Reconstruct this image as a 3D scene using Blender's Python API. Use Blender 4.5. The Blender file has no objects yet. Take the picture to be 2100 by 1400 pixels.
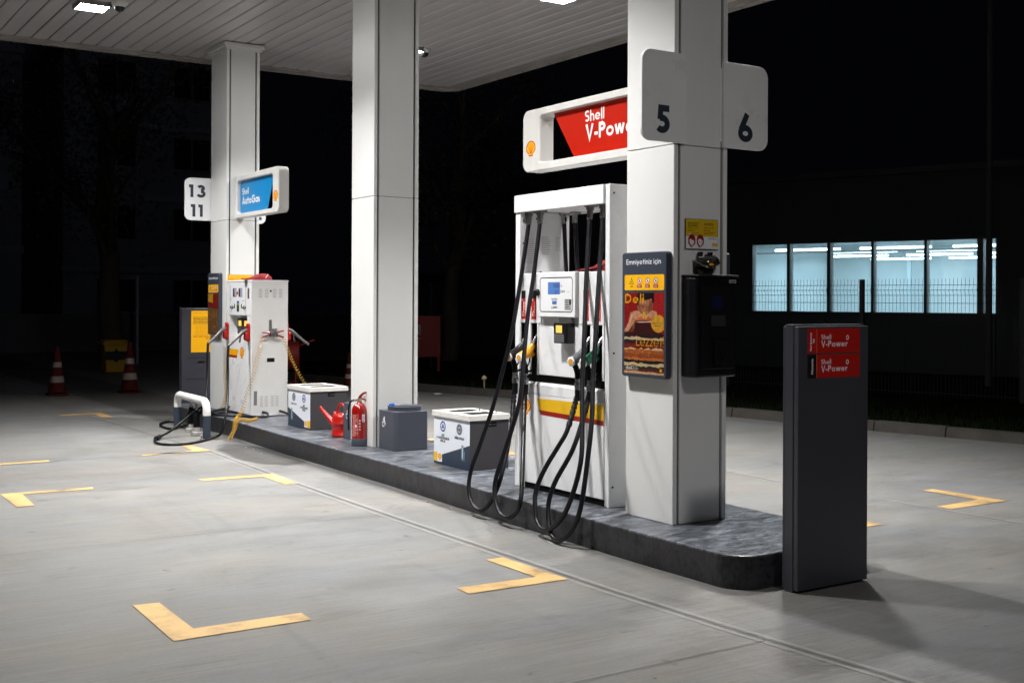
import bpy, bmesh, math, random
from mathutils import Vector, Matrix, Quaternion
random.seed(7)
R = math.radians
scene = bpy.context.scene
COL = scene.collection

# ------------------------------------------------------------------ camera
cam_d = bpy.data.cameras.new('camera')
cam = bpy.data.objects.new('camera', cam_d); COL.objects.link(cam)
YAW, ROLL = R(33.137), R(0.2764)
fw = Vector((math.sin(YAW), math.cos(YAW), 0)); rt = Vector((math.cos(YAW), -math.sin(YAW), 0)); up = Vector((0, 0, 1))
r2 = rt*math.cos(ROLL) + up*math.sin(ROLL); u2 = -rt*math.sin(ROLL) + up*math.cos(ROLL)
m = Matrix((r2, u2, -fw)).transposed().to_4x4(); m.translation = Vector((0, 0, 1.6))
cam.matrix_world = m
cam_d.sensor_width = 36; cam_d.lens = 2384.65/2100*36
cam_d.shift_y = -(700-614.74)/2100
cam_d.clip_start = 0.05; cam_d.clip_end = 500
cam_d.dof.use_dof = True; cam_d.dof.focus_distance = 8.8; cam_d.dof.aperture_fstop = 5.0
scene.camera = cam

# ------------------------------------------------------------------ world, night sky
w = bpy.data.worlds.new("World"); scene.world = w; w.use_nodes = True
bg = w.node_tree.nodes['Background']; bg.inputs[0].default_value = (0.55, 0.62, 1.0, 1); bg.inputs[1].default_value = 0.0014
# faint city light from behind the camera
sd = bpy.data.lights.new('night_glow', 'SUN'); sd.energy = 0.014; sd.angle = R(20); sd.color = (0.8, 0.85, 1.0)
so = bpy.data.objects.new('night_glow', sd); COL.objects.link(so); so.rotation_euler = (R(62), 0, R(-20))
vs = scene.view_settings; vs.view_transform = 'Standard'; vs.look = 'None'; vs.gamma = 1; vs.exposure = 0.0
scene.cycles.use_denoising = True
scene.cycles.max_bounces = 8; scene.cycles.diffuse_bounces = 4; scene.cycles.glossy_bounces = 4
scene.cycles.sample_clamp_indirect = 4.0
LAMP_W = 140.0
LAMPS = [(3.1, 13.2, 1), (3.1, 9.95, 1), (3.1, 6.7, 1), (7.03, 13.25, 1), (7.12, 10.0, 1), (7.15, 6.8, 1), (4.25, 1.6, .46)]
LAMP_Z = 4.80

# ------------------------------------------------------------------ colour / materials
def S(r, g, b):
    f = lambda c: (c/255/12.92) if c/255 <= 0.04045 else ((c/255+0.055)/1.055)**2.4
    return (f(r), f(g), f(b))
_mats = {}
def mat(name, col, rough=.5, metal=0., var=0.0, vscale=6., bump=0., bscale=40., coat=0., spec=None, emit=None, es=1., stretch=(1,1,1), rvar=0.):
    if name in _mats: return _mats[name]
    m = bpy.data.materials.new(name); m.use_nodes = True; nt = m.node_tree; N = nt.nodes; L = nt.links
    b = N['Principled BSDF']; b.inputs['Base Color'].default_value = (*col, 1); b.inputs['Roughness'].default_value = rough
    b.inputs['Metallic'].default_value = metal; b.inputs['Coat Weight'].default_value = coat
    if spec is not None: b.inputs['Specular IOR Level'].default_value = spec
    if emit: b.inputs['Emission Color'].default_value = (*emit, 1); b.inputs['Emission Strength'].default_value = es
    if var or bump or rvar:
        g = N.new('ShaderNodeNewGeometry'); mp = N.new('ShaderNodeMapping'); mp.inputs['Scale'].default_value = stretch
        L.new(g.outputs['Position'], mp.inputs['Vector'])
    if var or rvar:
        n = N.new('ShaderNodeTexNoise'); n.inputs['Scale'].default_value = vscale; n.inputs['Detail'].default_value = 7; n.inputs['Roughness'].default_value = .65
        L.new(mp.outputs[0], n.inputs['Vector'])
    if var:
        cr = N.new('ShaderNodeMapRange'); cr.inputs['From Min'].default_value = .3; cr.inputs['From Max'].default_value = .7
        cr.inputs['To Min'].default_value = 1-var; cr.inputs['To Max'].default_value = 1+var*.5
        L.new(n.outputs[0], cr.inputs['Value'])
        mx = N.new('ShaderNodeVectorMath'); mx.operation = 'SCALE'; mx.inputs[0].default_value = col
        L.new(cr.outputs[0], mx.inputs['Scale']); L.new(mx.outputs[0], b.inputs['Base Color'])
    if rvar:
        rr = N.new('ShaderNodeMapRange'); rr.inputs['From Min'].default_value = .3; rr.inputs['From Max'].default_value = .7
        rr.inputs['To Min'].default_value = rough-rvar; rr.inputs['To Max'].default_value = rough+rvar
        L.new(n.outputs[0], rr.inputs['Value']); L.new(rr.outputs[0], b.inputs['Roughness'])
    if bump:
        n2 = N.new('ShaderNodeTexNoise'); n2.inputs['Scale'].default_value = bscale; n2.inputs['Detail'].default_value = 5
        L.new(mp.outputs[0], n2.inputs['Vector'])
        bp = N.new('ShaderNodeBump'); bp.inputs['Strength'].default_value = bump; bp.inputs['Distance'].default_value = .01
        L.new(n2.outputs[0], bp.inputs['Height']); L.new(bp.outputs[0], b.inputs['Normal'])
    _mats[name] = m; return m
def flatcol(rgb, rough=.42):   # printed ink, sRGB 0-255
    k = 'ink_%d_%d_%d' % tuple(rgb)
    return mat(k, S(*rgb), rough=rough)
def glow(name, rgb, s): return mat(name, (0.01,)*3, emit=S(*rgb), es=s)

WHITE = mat('white_panel_paint', (.78,.778,.765), .34, var=.022, vscale=2.2, bump=.02, bscale=3, rvar=.06)
WHITE2 = mat('white_dispenser_paint', (.81,.815,.825), .3, var=.03, vscale=3.5, rvar=.05)
WHITE3 = mat('white_sign_paint', (.74,.73,.70), .4, var=.10, vscale=5, stretch=(1,1,.15), rvar=.05)
GROOVE = mat('dark_joint', (.04,.037,.033), .8)
SOFFIT = mat('soffit_paint', (.55,.53,.53), .32, var=.10, vscale=.8)
RIM = mat('canopy_rim_paint', (.34,.31,.29), .5, var=.25, vscale=2.5)
DARK = mat('dark_grey_paint', S(58,58,66), .38, var=.06, vscale=3, rvar=.05)
DARK2 = mat('charcoal_paint', S(60,66,78), .42, var=.05, vscale=4)
BLACK = mat('black_plastic', (.006,.006,.007), .35, spec=.35)
BLACKM = mat('black_matt', (.005,.005,.0055), .7, spec=.12)
RUBBER = mat('black_rubber_hose', (.006,.0065,.009), .36, spec=.35, rvar=.10, vscale=12)
STEEL = mat('steel', (.55,.55,.56), .28, metal=1., rvar=.08, vscale=30)
STEELD = mat('dull_steel', (.30,.29,.28), .42, metal=.9, rvar=.1, vscale=30)
YELLOW = mat('yellow_paint', S(236,180,24), .4)
RED = mat('red_enamel', S(140,15,13), .22, coat=.4)
REDP = mat('red_plastic', S(172,22,15), .35)
CONCRETE = mat('concrete_block', (.42,.41,.39), .85, var=.3, vscale=20, bump=.4)

# ------------------------------------------------------------------ mesh helpers
_off = {}
class MB:
    def __init__(s): s.b = bmesh.new(); s.mats = []; s.cur = 0
    def use(s, m):
        if m not in s.mats: s.mats.append(m)
        s.cur = s.mats.index(m); return s
    def _tag(s, faces, smooth=False):
        for f in faces: f.material_index = s.cur; f.smooth = smooth
    def quadbox(s, c):  # 8 corners
        v = [s.b.verts.new(p) for p in c]
        fs = [s.b.faces.new([v[i] for i in q]) for q in ((0,3,2,1),(4,5,6,7),(0,1,5,4),(1,2,6,5),(2,3,7,6),(3,0,4,7))]
        s._tag(fs); return s
    def box(s, x0, x1, y0, y1, z0, z1, bev=0.0, seg=2):
        if bev <= 0: return s.quadbox([(x0,y0,z0),(x1,y0,z0),(x1,y1,z0),(x0,y1,z0),(x0,y0,z1),(x1,y0,z1),(x1,y1,z1),(x0,y1,z1)])
        t = bmesh.new()
        r = bmesh.ops.create_cube(t, size=1)
        for v in r['verts']: v.co = Vector(((x0+x1)/2+v.co.x*(x1-x0), (y0+y1)/2+v.co.y*(y1-y0), (z0+z1)/2+v.co.z*(z1-z0)))
        bmesh.ops.bevel(t, geom=t.edges[:], offset=bev, segments=seg, profile=.5, affect='EDGES')
        return s.merge(t, smooth=False)
    def merge(s, t, smooth=False):
        mp = {}
        for v in t.verts: mp[v] = s.b.verts.new(v.co)
        fs = []
        for f in t.faces:
            try: nf = s.b.faces.new([mp[v] for v in f.verts])
            except ValueError: continue
            nf.smooth = smooth; nf.material_index = s.cur; fs.append(nf)
        t.free(); return s
    def obox(s, c, ax, ay, az, bev=0):   # oriented box: centre, half vectors
        c = Vector(c); ax = Vector(ax); ay = Vector(ay); az = Vector(az)
        P = [c+ax*i+ay*j+az*k for k in (-1,1) for i,j in ((-1,-1),(1,-1),(1,1),(-1,1))]
        return s.quadbox(P)
    def prism(s, pts, n, d):     # planar polygon (3D pts) extruded by n*d
        n = Vector(n)*d; a = [s.b.verts.new(p) for p in pts]; b = [s.b.verts.new(Vector(p)+n) for p in pts]
        fs = [s.b.faces.new(list(reversed(a))), s.b.faces.new(b)]
        k = len(pts)
        for i in range(k): fs.append(s.b.faces.new([a[i], a[(i+1)%k], b[(i+1)%k], b[i]]))
        s._tag(fs); return s
    def rings(s, rings, cap=True, smooth=True, closed=False):
        V = [[s.b.verts.new(p) for p in r] for r in rings]; fs = []; n = len(V[0])
        for i in range(len(V)-1 + (1 if closed else 0)):
            a, b = V[i], V[(i+1) % len(V)]
            for j in range(n): fs.append(s.b.faces.new([a[j], a[(j+1)%n], b[(j+1)%n], b[j]]))
        s._tag(fs, smooth)
        if cap and not closed:
            c0 = [s.b.verts.new(v.co) for v in V[0]]; c1 = [s.b.verts.new(v.co) for v in V[-1]]
            s._tag([s.b.faces.new(list(reversed(c0))), s.b.faces.new(c1)], False)
        return s
    def tube(s, pts, r, seg=12, cap=True):
        pts = [Vector(p) for p in pts]; n = len(pts); rr = r if isinstance(r, (list, tuple)) else [r]*n
        T = [(pts[min(i+1,n-1)]-pts[max(i-1,0)]).normalized() for i in range(n)]
        u = T[0].orthogonal().normalized(); out = []
        for i in range(n):
            u = (u - T[i]*u.dot(T[i])).normalized(); v = T[i].cross(u)
            out.append([pts[i] + (u*math.cos(2*math.pi*k/seg) + v*math.sin(2*math.pi*k/seg))*rr[i] for k in range(seg)])
        return s.rings(out, cap)
    def cyl(s, p0, p1, r0, r1=None, seg=20): return s.tube([p0, p1], [r0, r0 if r1 is None else r1], seg)
    def lathe(s, c, prof, seg=28, axis=(0,0,1)):   # prof [(r,h)]
        c = Vector(c); ax = Vector(axis).normalized(); u = ax.orthogonal().normalized(); v = ax.cross(u)
        return s.rings([[c + ax*h + (u*math.cos(2*math.pi*k/seg)+v*math.sin(2*math.pi*k/seg))*max(r, 1e-4) for k in range(seg)] for r, h in prof])
    def build(s, name, parent=None, material=None, off=None, bevel=0.0, **tags):
        if material: s.mats = s.mats or [material]
        me = bpy.data.meshes.new(name)
        o_ = off if off is not None else (_off.get(parent.name, Vector()) if parent else Vector())
        bmesh.ops.recalc_face_normals(s.b, faces=s.b.faces[:])
        for v in s.b.verts: v.co = v.co - o_
        s.b.to_mesh(me); s.b.free()
        for m in s.mats: me.materials.append(m)
        o = bpy.data.objects.new(name, me); COL.objects.link(o)
        if bevel:
            md = o.modifiers.new('bevel', 'BEVEL'); md.width = bevel; md.segments = 2; md.limit_method = 'ANGLE'; md.angle_limit = R(35)
        if parent: o.parent = parent; _off[o.name] = o_
        elif off is not None: o.location = o_; _off[o.name] = Vector(o_)
        for k, v in tags.items(): o[k] = v
        return o
def thing(name, label, cat, loc=(0,0,0), group=None, local=False):
    o = bpy.data.objects.new(name, None); COL.objects.link(o); o.location = loc; o.empty_display_size = .1
    o['label'] = label; o['category'] = cat
    if group: o['group'] = group
    _off[o.name] = Vector() if local else Vector(loc)
    return o
def mb(m): return MB().use(m)
def dup(root, loc, label=None, group=None):
    def cp(o, par):
        c = o.copy(); COL.objects.link(c); c.parent = par
        for ch in list(o.children): cp(ch, c)
        return c
    c = cp(root, None); c.location = loc
    if label: c['label'] = label
    if group: c['group'] = group
    return c
def smooth_path(pts, n=6):
    P = [Vector(p) for p in pts]; out = []
    for i in range(len(P)-1):
        p0 = P[max(i-1,0)]; p1 = P[i]; p2 = P[i+1]; p3 = P[min(i+2, len(P)-1)]
        for k in range(n):
            t = k/n
            out.append(.5*((2*p1)+(-p0+p2)*t+(2*p0-5*p1+4*p2-p3)*t*t+(-p0+3*p1-3*p2+p3)*t**3))
    out.append(P[-1]); return out
def arc(cx, cy, rx, ry, a0, a1, n=14):
    return [(cx+rx*math.cos(R(a0+(a1-a0)*i/n)), cy+ry*math.sin(R(a0+(a1-a0)*i/n))) for i in range(n+1)]
def rrect(x0, y0, x1, y1, r, n=6):
    rs = r if isinstance(r, (tuple, list)) else (r,)*4   # bl, br, tr, tl
    p = []
    for (cx, cy, a, q) in ((x0, y0, 180, rs[0]), (x1, y0, 270, rs[1]), (x1, y1, 0, rs[2]), (x0, y1, 90, rs[3])):
        if q <= 0: p.append((cx, cy)); continue
        ox = cx + q*(1 if cx == x0 else -1); oy = cy + q*(1 if cy == y0 else -1)
        p += arc(ox, oy, q, q, a, a+90, n)
    return p

# ------------------------------------------------------------------ geometric sans letters drawn as strokes
def glyph(c, w):
    h = w/2; X = .66; out = []; adv = .5
    L = lambda *p, k=1: out.append((list(p), False, k))
    Rg = lambda cx, cy, rx, ry=None: out.append((arc(cx, cy, rx, ry or rx, 0, 360, 28)[:-1], True, .92))
    rb = X/2-h
    def dot(x, y): L((x, y), (x, y+w))
    if c == ' ': return [], .26
    if c in 'oö0O':
        if c == '0': Rg(.3, .5, .3-h, .5-h); adv = .6
        else: Rg(X/2, X/2, rb); adv = X
    elif c == 'l': L((h,0),(h,1.03)); adv = w
    elif c in 'iı':
        L((h,0),(h,X)); adv = w
        if c == 'i': dot(h, X+.13)
    elif c == 'a': Rg(X/2, X/2, rb); L((X-h,0),(X-h,X)); adv = X
    elif c == 'd': Rg(X/2, X/2, rb); L((X-h,0),(X-h,1.03)); adv = X
    elif c == 'b': Rg(X/2, X/2, rb); L((h,0),(h,1.03)); adv = X
    elif c == 'p': Rg(X/2, X/2, rb); L((h,-.3),(h,X)); adv = X
    elif c in 'gq': Rg(X/2, X/2, rb); L((X-h,X),(X-h,-.05), *arc(X/2, -.05, rb, .25-h, 0, -150, 8)[1:]); adv = X
    elif c == 'e': L(*arc(X/2, X/2, rb, rb, 0, 318, 24), k=.9); L((h*1.2,X/2-.01),(X-h*.5,X/2-.01), k=.55); adv = X
    elif c in 'cç':
        L(*arc(X/2, X/2, rb, rb, 48, 312, 22)); adv = X*.86
        if c == 'ç': L((X/2, 0), (X/2+.03, -.1), (X/2-.04, -.2))
    elif c in 'nhm':
        nw = .54; r = (nw-w)/2; top = 1.03 if c == 'h' else X
        L((h,0),(h,top)); L(*arc(nw/2, X-h-r, r, r, 180, 0, 12), (nw-h, 0)); adv = nw
        if c == 'm': L(*arc(nw/2+nw-w, X-h-r, r, r, 180, 0, 12), (2*nw-w-h, 0)); adv = 2*nw-w
    elif c in 'uü': nw = .54; r = (nw-w)/2; L((h,X), *arc(nw/2, h+r, r, r, 180, 360, 12)); L((nw-h,0),(nw-h,X)); adv = nw
    elif c == 'r': L((h,0),(h,X)); L(*arc(.27, X-h-.12, .19, .12, 165, 60, 6)); adv = .38
    elif c == 't': L((.2,0),(.2,.92)); L((0,X-h),(.4,X-h)); adv = .4
    elif c == 'y': L((h,X),(.29,.06)); L((.56-h*.6,X),(.16,-.3)); adv = .56
    elif c == 'v': L((h*.8,X),(.27,h*.4),(.54-h*.8,X)); adv = .54
    elif c == 'w': L((h*.7,X),(.23,h*.3)); L((.23,h*.3),(.40,X)); L((.40,X),(.57,h*.3)); L((.57,h*.3),(.8-h*.7,X)); adv = .8
    elif c == 'z': L((.02,X-h),(.46,X-h)); L((.42,X-h),(.07,h)); L((.0,h),(.47,h)); adv = .48
    elif c in 'sş': r=(X-w)/4; L(*arc(.22, X-h-r, .22-h, r, 35, 270, 12), *arc(.22, h+r, .22-h, r, 90, -145, 12)[1:]); adv = .44
    elif c == 'S': r=(1-w)/4; L(*arc(.28, 1-h-r, .28-h, r, 30, 270, 14), *arc(.28, h+r, .28-h, r, 90, -150, 14)[1:]); adv = .56
    elif c == 'V': L((h*.8,1),(.34,h*.4),(.68-h*.8,1)); adv = .68
    elif c == 'A': L((h*.8,0),(.36,1-h*.4),(.72-h*.8,0)); L((.18,.27),(.54,.27)); adv = .72
    elif c == 'P': L((h,0),(h,1)); L((h,1-h),(.28,1-h), *arc(.28, .71, .27-h*.6, .29-h, 90, -90, 14), (h,.42+h)); adv = .56
    elif c == 'E': L((h,0),(h,1)); [L((h,y),(.48,y), k=.85) for y in (h,.5,1-h)]; adv = .5
    elif c == 'L': L((h,1),(h,0)); L((h,h),(.44,h)); adv = .46
    elif c == 'D': L((h,0),(h,1)); L((h,1-h), (.25,1-h), *arc(.25, .5, .45-h, .5-h, 90, -90, 18), (h,h)); adv = .7
    elif c == 'G': L(*arc(.46, .5, .46-h, .5-h, 45, 360, 28)); L((.48,.5),(.92-h*.5,.5)); adv = .9
    elif c == '-': L((.02,.33),(.3,.33)); adv = .32
    elif c == '!': L((h,.28),(h,1)); dot(h, 0); adv = w
    elif c == '1': L((.28-h,0),(.28-h,1)); L((.0,1-h),(.28-h,1-h)); adv = .28
    elif c == '2': L(*arc(.28, .70, .28-h, .30-h, 175, -40, 14), (h*1.3, h)); L((0.0,h),(.56,h)); adv = .56
    elif c == '3': L(*arc(.26, .74, .24-h*.8, .26-h, 160, -90, 14)); L(*arc(.26, .29, .30-h, .29-h*.9, 90, -160, 16)); adv = .56
    elif c == '4': L((.5-h,0),(.5-h,1)); L((.46-h,1),(.05,.32)); L((.0,.27),(.6,.27)); adv = .6
    elif c == '5': L((.14+h*.3,.48),(.14+h*.6,1)); L((.14,1-h),(.52,1-h)); L(*arc(.25, .33, .31-h, .33-h, 118, -140, 18)); adv = .56
    elif c == '6': Rg(.31, .31, .31-h); L((h*1.15,.42),(.38,1)); adv = .62
    elif c == '9': Rg(.31, .69, .31-h); L((.62-h*1.15,.58),(.24,0)); adv = .62
    elif c == '7': L((0,1-h),(.56,1-h)); L((.5,1-h),(.16,0)); adv = .56
    elif c == '8': Rg(.3, .74, .24-h*.6, .26-h*.9); Rg(.3, .29, .3-h, .29-h*.9); adv = .6
    elif c == ',': L((h, w*.7),(h*.4,-.1)); adv = w
    return out, adv

class Flat:
    """printed graphics lying on a surface: every shape is a thin real face, stacked by fractions of a millimetre"""
    def __init__(s, origin, u, v, step=.00006):
        s.o = Vector(origin); s.u = Vector(u).normalized(); s.v = Vector(v).normalized(); s.n = s.u.cross(s.v); s.step = step
        s.m = MB(); s.k = 1; s.conv = flatcol
    def P(s, x, y, lift=0): return s.o + s.u*x + s.v*y + s.n*(s.k*s.step+lift)
    def poly(s, pts, c, keep=False):
        s.m.use(c if isinstance(c, bpy.types.Material) else s.conv(c))
        try:
            f = s.m.b.faces.new([s.m.b.verts.new(s.P(*p)) for p in pts]); f.material_index = s.m.cur
        except ValueError: pass
        if not keep: s.k += 1
        return s
    def rect(s, x0, y0, x1, y1, c, r=0): return s.poly(rrect(x0, y0, x1, y1, r) if r else [(x0,y0),(x1,y0),(x1,y1),(x0,y1)], c)
    def disc(s, x, y, rx, c, ry=None, n=24): return s.poly(arc(x, y, rx, ry or rx, 0, 360, n)[:-1], c)
    def ring(s, x, y, rx, ry, wd, c): s.stroke(arc(x, y, rx, ry, 0, 360, 28)[:-1], wd, c, True); return s
    def stroke(s, pts, wd, c, closed=False):
        s.m.use(c if isinstance(c, bpy.types.Material) else s.conv(c)); n = len(pts); L_, R_ = [], []
        for i in range(n):
            p = Vector(pts[i]).to_2d()
            a = Vector(pts[(i-1) % n]).to_2d() if (closed or i > 0) else None
            b = Vector(pts[(i+1) % n]).to_2d() if (closed or i < n-1) else None
            d1 = (p-a).normalized() if a is not None else None; d2 = (b-p).normalized() if b is not None else None
            if d1 is None: d1 = d2
            if d2 is None: d2 = d1
            n1 = Vector((-d1.y, d1.x)); n2 = Vector((-d2.y, d2.x)); mm = (n1+n2)
            mm = mm.normalized() if mm.length > 1e-6 else n1
            k = min(1/max(mm.dot(n1), .35), 2.2)
            L_.append(p+mm*wd/2*k); R_.append(p-mm*wd/2*k)
        for i in range(n if closed else n-1):
            j = (i+1) % n
            f = s.m.b.faces.new([s.m.b.verts.new(s.P(*q)) for q in (R_[i], R_[j], L_[j], L_[i])]); f.material_index = s.m.cur
        s.k += .5; return s
    def text(s, t, x, y, h, c, wt=.17, sp=.09, align='l', sx=1.0, fit=None):
        gl = [glyph(ch, wt) for ch in t]; tot = sum(a for _, a in gl)+sp*(len(t)-1)
        if fit: sx = fit/(tot*h)
        if align == 'c': x -= tot*h*sx/2
        if align == 'r': x -= tot*h*sx
        for st, a in gl:
            k0 = s.k
            for pts, cl, kw in st: s.stroke([(x+px*h*sx, y+py*h) for px, py in pts], wt*h*kw, c, cl)
            s.k = k0; x += (a+sp)*h*sx
        s.k += 2; return s
    def small(s, t, x, y, h, c, bold=.0, align='LEFT', rot=0, sx=1.0):
        cu = bpy.data.curves.new('t', 'FONT'); cu.body = t; cu.size = h*1.37; cu.align_x = align; cu.offset = bold*h; cu.resolution_u = 2
        ob = bpy.data.objects.new('t', cu); me = bpy.data.meshes.new_from_object(ob)
        s.m.use(c if isinstance(c, bpy.types.Material) else s.conv(c)); ca, sa = math.cos(R(rot)), math.sin(R(rot))
        V = [s.m.b.verts.new(s.P(x+(v.co.x*sx)*ca-v.co.y*sa, y+(v.co.x*sx)*sa+v.co.y*ca)) for v in me.vertices]
        for p in me.polygons:
            try: f = s.m.b.faces.new([V[i] for i in p.vertices]); f.material_index = s.m.cur
            except ValueError: pass
        bpy.data.objects.remove(ob); bpy.data.curves.remove(cu); bpy.data.meshes.remove(me); s.k += 1; return s
    def lines(s, x0, x1, y, n, dy, th, c, seed=0):   # unreadable fine print as broken lines
        rg = random.Random(seed)
        for i in range(n):
            x = x0; end = x1-(x1-x0)*rg.random()*.25
            while x < end:
                e = min(x+(x1-x0)*rg.uniform(.06,.22), end); s.poly([(x,y),(e,y),(e,y+th),(x,y+th)], c, keep=True); x = e+(x1-x0)*.025
            y -= dy
        s.k += 1; return s
    def scallop(s, x, y, h, outline=(213,32,24), fill=(250,190,20), ribs=True):
        def shape(k):
            p = []
            for i in range(0, 21):
                a = 205-230*i/20; rr = .5*k*(1+.035*abs(math.sin(i*math.pi/20*7)))
                p.append((x+rr*1.06*h*math.cos(R(a)), y+h*.03+rr*h*.98*math.sin(R(a))))
            p += [(x+.24*h*k, y-.34*h*k), (x+.24*h*k, y-.48*h*k), (x-.24*h*k, y-.48*h*k), (x-.24*h*k, y-.34*h*k)]
            return p
        s.poly(shape(1), outline); s.poly(shape(.84), fill)
        if ribs:
            for i in range(7):
                a = 150-120*i/6
                s.stroke([(x+.06*h*math.cos(R(a)), y-.30*h), (x+.40*h*math.cos(R(a))*1.05, y+.03*h+.40*h*math.sin(R(a)))], .028*h, outline)
        return s
    def build(s, name, parent=None, **t):
        o = s.m.build(name, parent, **t)
        return o
mX = dict(u=(0,-1,0), v=(0,0,1))    # graphics on a face that looks towards -X
mY = dict(u=(1,0,0), v=(0,0,1))     # graphics on a face that looks towards -Y

# ================================================================== GROUND
def ground_material():
    m = bpy.data.materials.new('concrete_forecourt'); m.use_nodes = True; nt = m.node_tree; N = nt.nodes; L = nt.links
    b = N['Principled BSDF']; b.inputs['Roughness'].default_value = .62; b.inputs['Specular IOR Level'].default_value = .35
    g = N.new('ShaderNodeNewGeometry')
    def noise(scale, sc=(1,1,1), det=6, rough=.6, dist=0):
        mp = N.new('ShaderNodeMapping'); mp.inputs['Scale'].default_value = sc; L.new(g.outputs['Position'], mp.inputs['Vector'])
        n = N.new('ShaderNodeTexNoise'); n.inputs['Scale'].default_value = scale; n.inputs['Detail'].default_value = det
        n.inputs['Roughness'].default_value = rough; n.inputs['Distortion'].default_value = dist
        L.new(mp.outputs[0], n.inputs['Vector']); return n.outputs[0]
    def rng(s, a, b_, c, d, cl=True):
        r = N.new('ShaderNodeMapRange'); r.clamp = cl
        for k, v in zip(('From Min','From Max','To Min','To Max'), (a, b_, c, d)): r.inputs[k].default_value = v
        L.new(s, r.inputs['Value']); return r.outputs[0]
    def math_(op, a, b_):
        n = N.new('ShaderNodeMath'); n.operation = op
        for i, q in enumerate((a, b_)):
            if isinstance(q, (int, float)): n.inputs[i].default_value = q
            else: L.new(q, n.inputs[i])
        return n.outputs[0]
    big = rng(noise(.55, (.6,1.5,1), 6, .62, .8), .3, .7, .88, 1.09)
    mid = rng(noise(3.2, (.7,1.3,1), 12, .80, .4), .34, .66, .84, 1.10)
    streak = math_('MULTIPLY', rng(noise(1.0, (1.4,44,1), 9, .8), .40, .60, .88, 1.09), rng(noise(1.0, (2.6,11,1), 8, .75, .2), .36, .64, .95, 1.04))
    fine = rng(noise(45, (1,1.6,1), 8, .85), .38, .62, .90, 1.08)
    v = math_('MULTIPLY', math_('MULTIPLY', big, mid), math_('MULTIPLY', streak, fine))
    # small dark spots and old oil marks
    sp = noise(5.5, (1,1,1), 3, .5, .3)
    spot = math_('MULTIPLY', rng(sp, .68, .77, 1, .58), rng(noise(1.7, (1,1.2,1), 7, .7, .6), .62, .72, 1, .74))
    v = math_('MULTIPLY', v, spot)
    vor = N.new('ShaderNodeTexVoronoi'); vor.inputs['Scale'].default_value = 2.6; L.new(g.outputs['Position'], vor.inputs['Vector'])
    dots = rng(vor.outputs['Distance'], .018, .03, .45, 1); v = math_('MULTIPLY', v, dots)
    # long wavering tyre scuffs
    ty = rng(noise(1.1, (.9,2.4,1), 9, .72, .6), .56, .66, 1, .80); v = math_('MULTIPLY', v, ty)
    ty2 = rng(noise(.8, (3.2,.35,1), 6, .6, .5), .60, .68, 1, .90); v = math_('MULTIPLY', v, ty2)
    sep = N.new('ShaderNodeSeparateXYZ'); L.new(g.outputs['Position'], sep.inputs[0])
    # dark wet / oily patch beside the island, cast shadow painted into the same colour
    def lin(out, k): return math_('MULTIPLY', out, k)
    dx = math_('SUBTRACT', sep.outputs[0], 4.36); dy = math_('SUBTRACT', sep.outputs[1], 11.45)
    dd = math_('ADD', math_('MULTIPLY', math_('MULTIPLY', dx, dx), 9.0), math_('MULTIPLY', math_('MULTIPLY', dy, dy), .9))
    dd = math_('ADD', dd, math_('MULTIPLY', noise(3, (1,1,1), 5), .9))
    wet_shade = rng(dd, 1.15, 1.38, .36, 1); v = math_('MULTIPLY', v, wet_shade)
    # slabs differ slightly
    col = N.new('ShaderNodeCombineColor')
    hue = noise(.8, (.6,1.3,1), 8, .7)
    drt = rng(math_('ADD', sep.outputs[0], math_('MULTIPLY', noise(4, (1,1,1), 8, .75), .22)), 4.50, 4.60, 1, .55); v = math_('MULTIPLY', v, math_('MAXIMUM', drt, rng(sep.outputs[0], 5.6, 5.7, 0, 1)))
    L.new(math_('MULTIPLY', v, rng(hue, .35, .65, .196, .214)), col.inputs[0]); L.new(math_('MULTIPLY', v, .201), col.inputs[1]); L.new(math_('MULTIPLY', v, rng(hue, .35, .65, .206, .180)), col.inputs[2])
    L.new(col.outputs[0], b.inputs['Base Color'])
    L.new(rng(mid, .88, 1.08, .5, .72), b.inputs['Roughness'])
    bh = math_('ADD', noise(1.0, (3,90,1), 4), math_('MULTIPLY', noise(120), .5))
    bp = N.new('ShaderNodeBump'); bp.inputs['Strength'].default_value = .4; bp.inputs['Distance'].default_value = .006
    L.new(bh, bp.inputs['Height']); L.new(bp.outputs[0], b.inputs['Normal'])
    return m
GM = ground_material()
g_ = mb(GM)
g_.quadbox([(-60,-60,-.3),(90,-60,-.3),(90,110,-.3),(-60,110,-.3),(-60,-60,0),(90,-60,0),(90,110,0),(-60,110,0)])
g_.build('ground', kind='structure')

# joints: sealed saw cuts with paler sealant bands
SEAL = mat('joint_sealant', (.262,.258,.246), .7, var=.22, vscale=9, bump=.2)
CUT = mat('joint_cut', (.09,.085,.08), .8, var=.4, vscale=30)
def joint(pts, band=.062, cut=.006, seal=True):
    j = MB()
    for k in range(len(pts)-1):
        a = Vector((*pts[k],0)); b = Vector((*pts[k+1],0)); d = (b-a).normalized(); n = Vector((-d.y, d.x, 0)); up_ = Vector((0,0,1))
        if seal:
            j.use(SEAL)
            for o_, ww in ((-band*.62, band*.5), (band*.62, band*.42)):
                q = [a+n*(o_-ww/2), b+n*(o_-ww/2), b+n*(o_+ww/2), a+n*(o_+ww/2)]
                f = j.b.faces.new([j.b.verts.new(p+up_*.002) for p in q]); f.material_index = j.cur
        j.use(CUT); q = [a-n*cut/2, b-n*cut/2, b+n*cut/2, a+n*cut/2]
        f = j.b.faces.new([j.b.verts.new(p+up_*.004) for p in q]); f.material_index = j.cur
    return j
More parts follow.
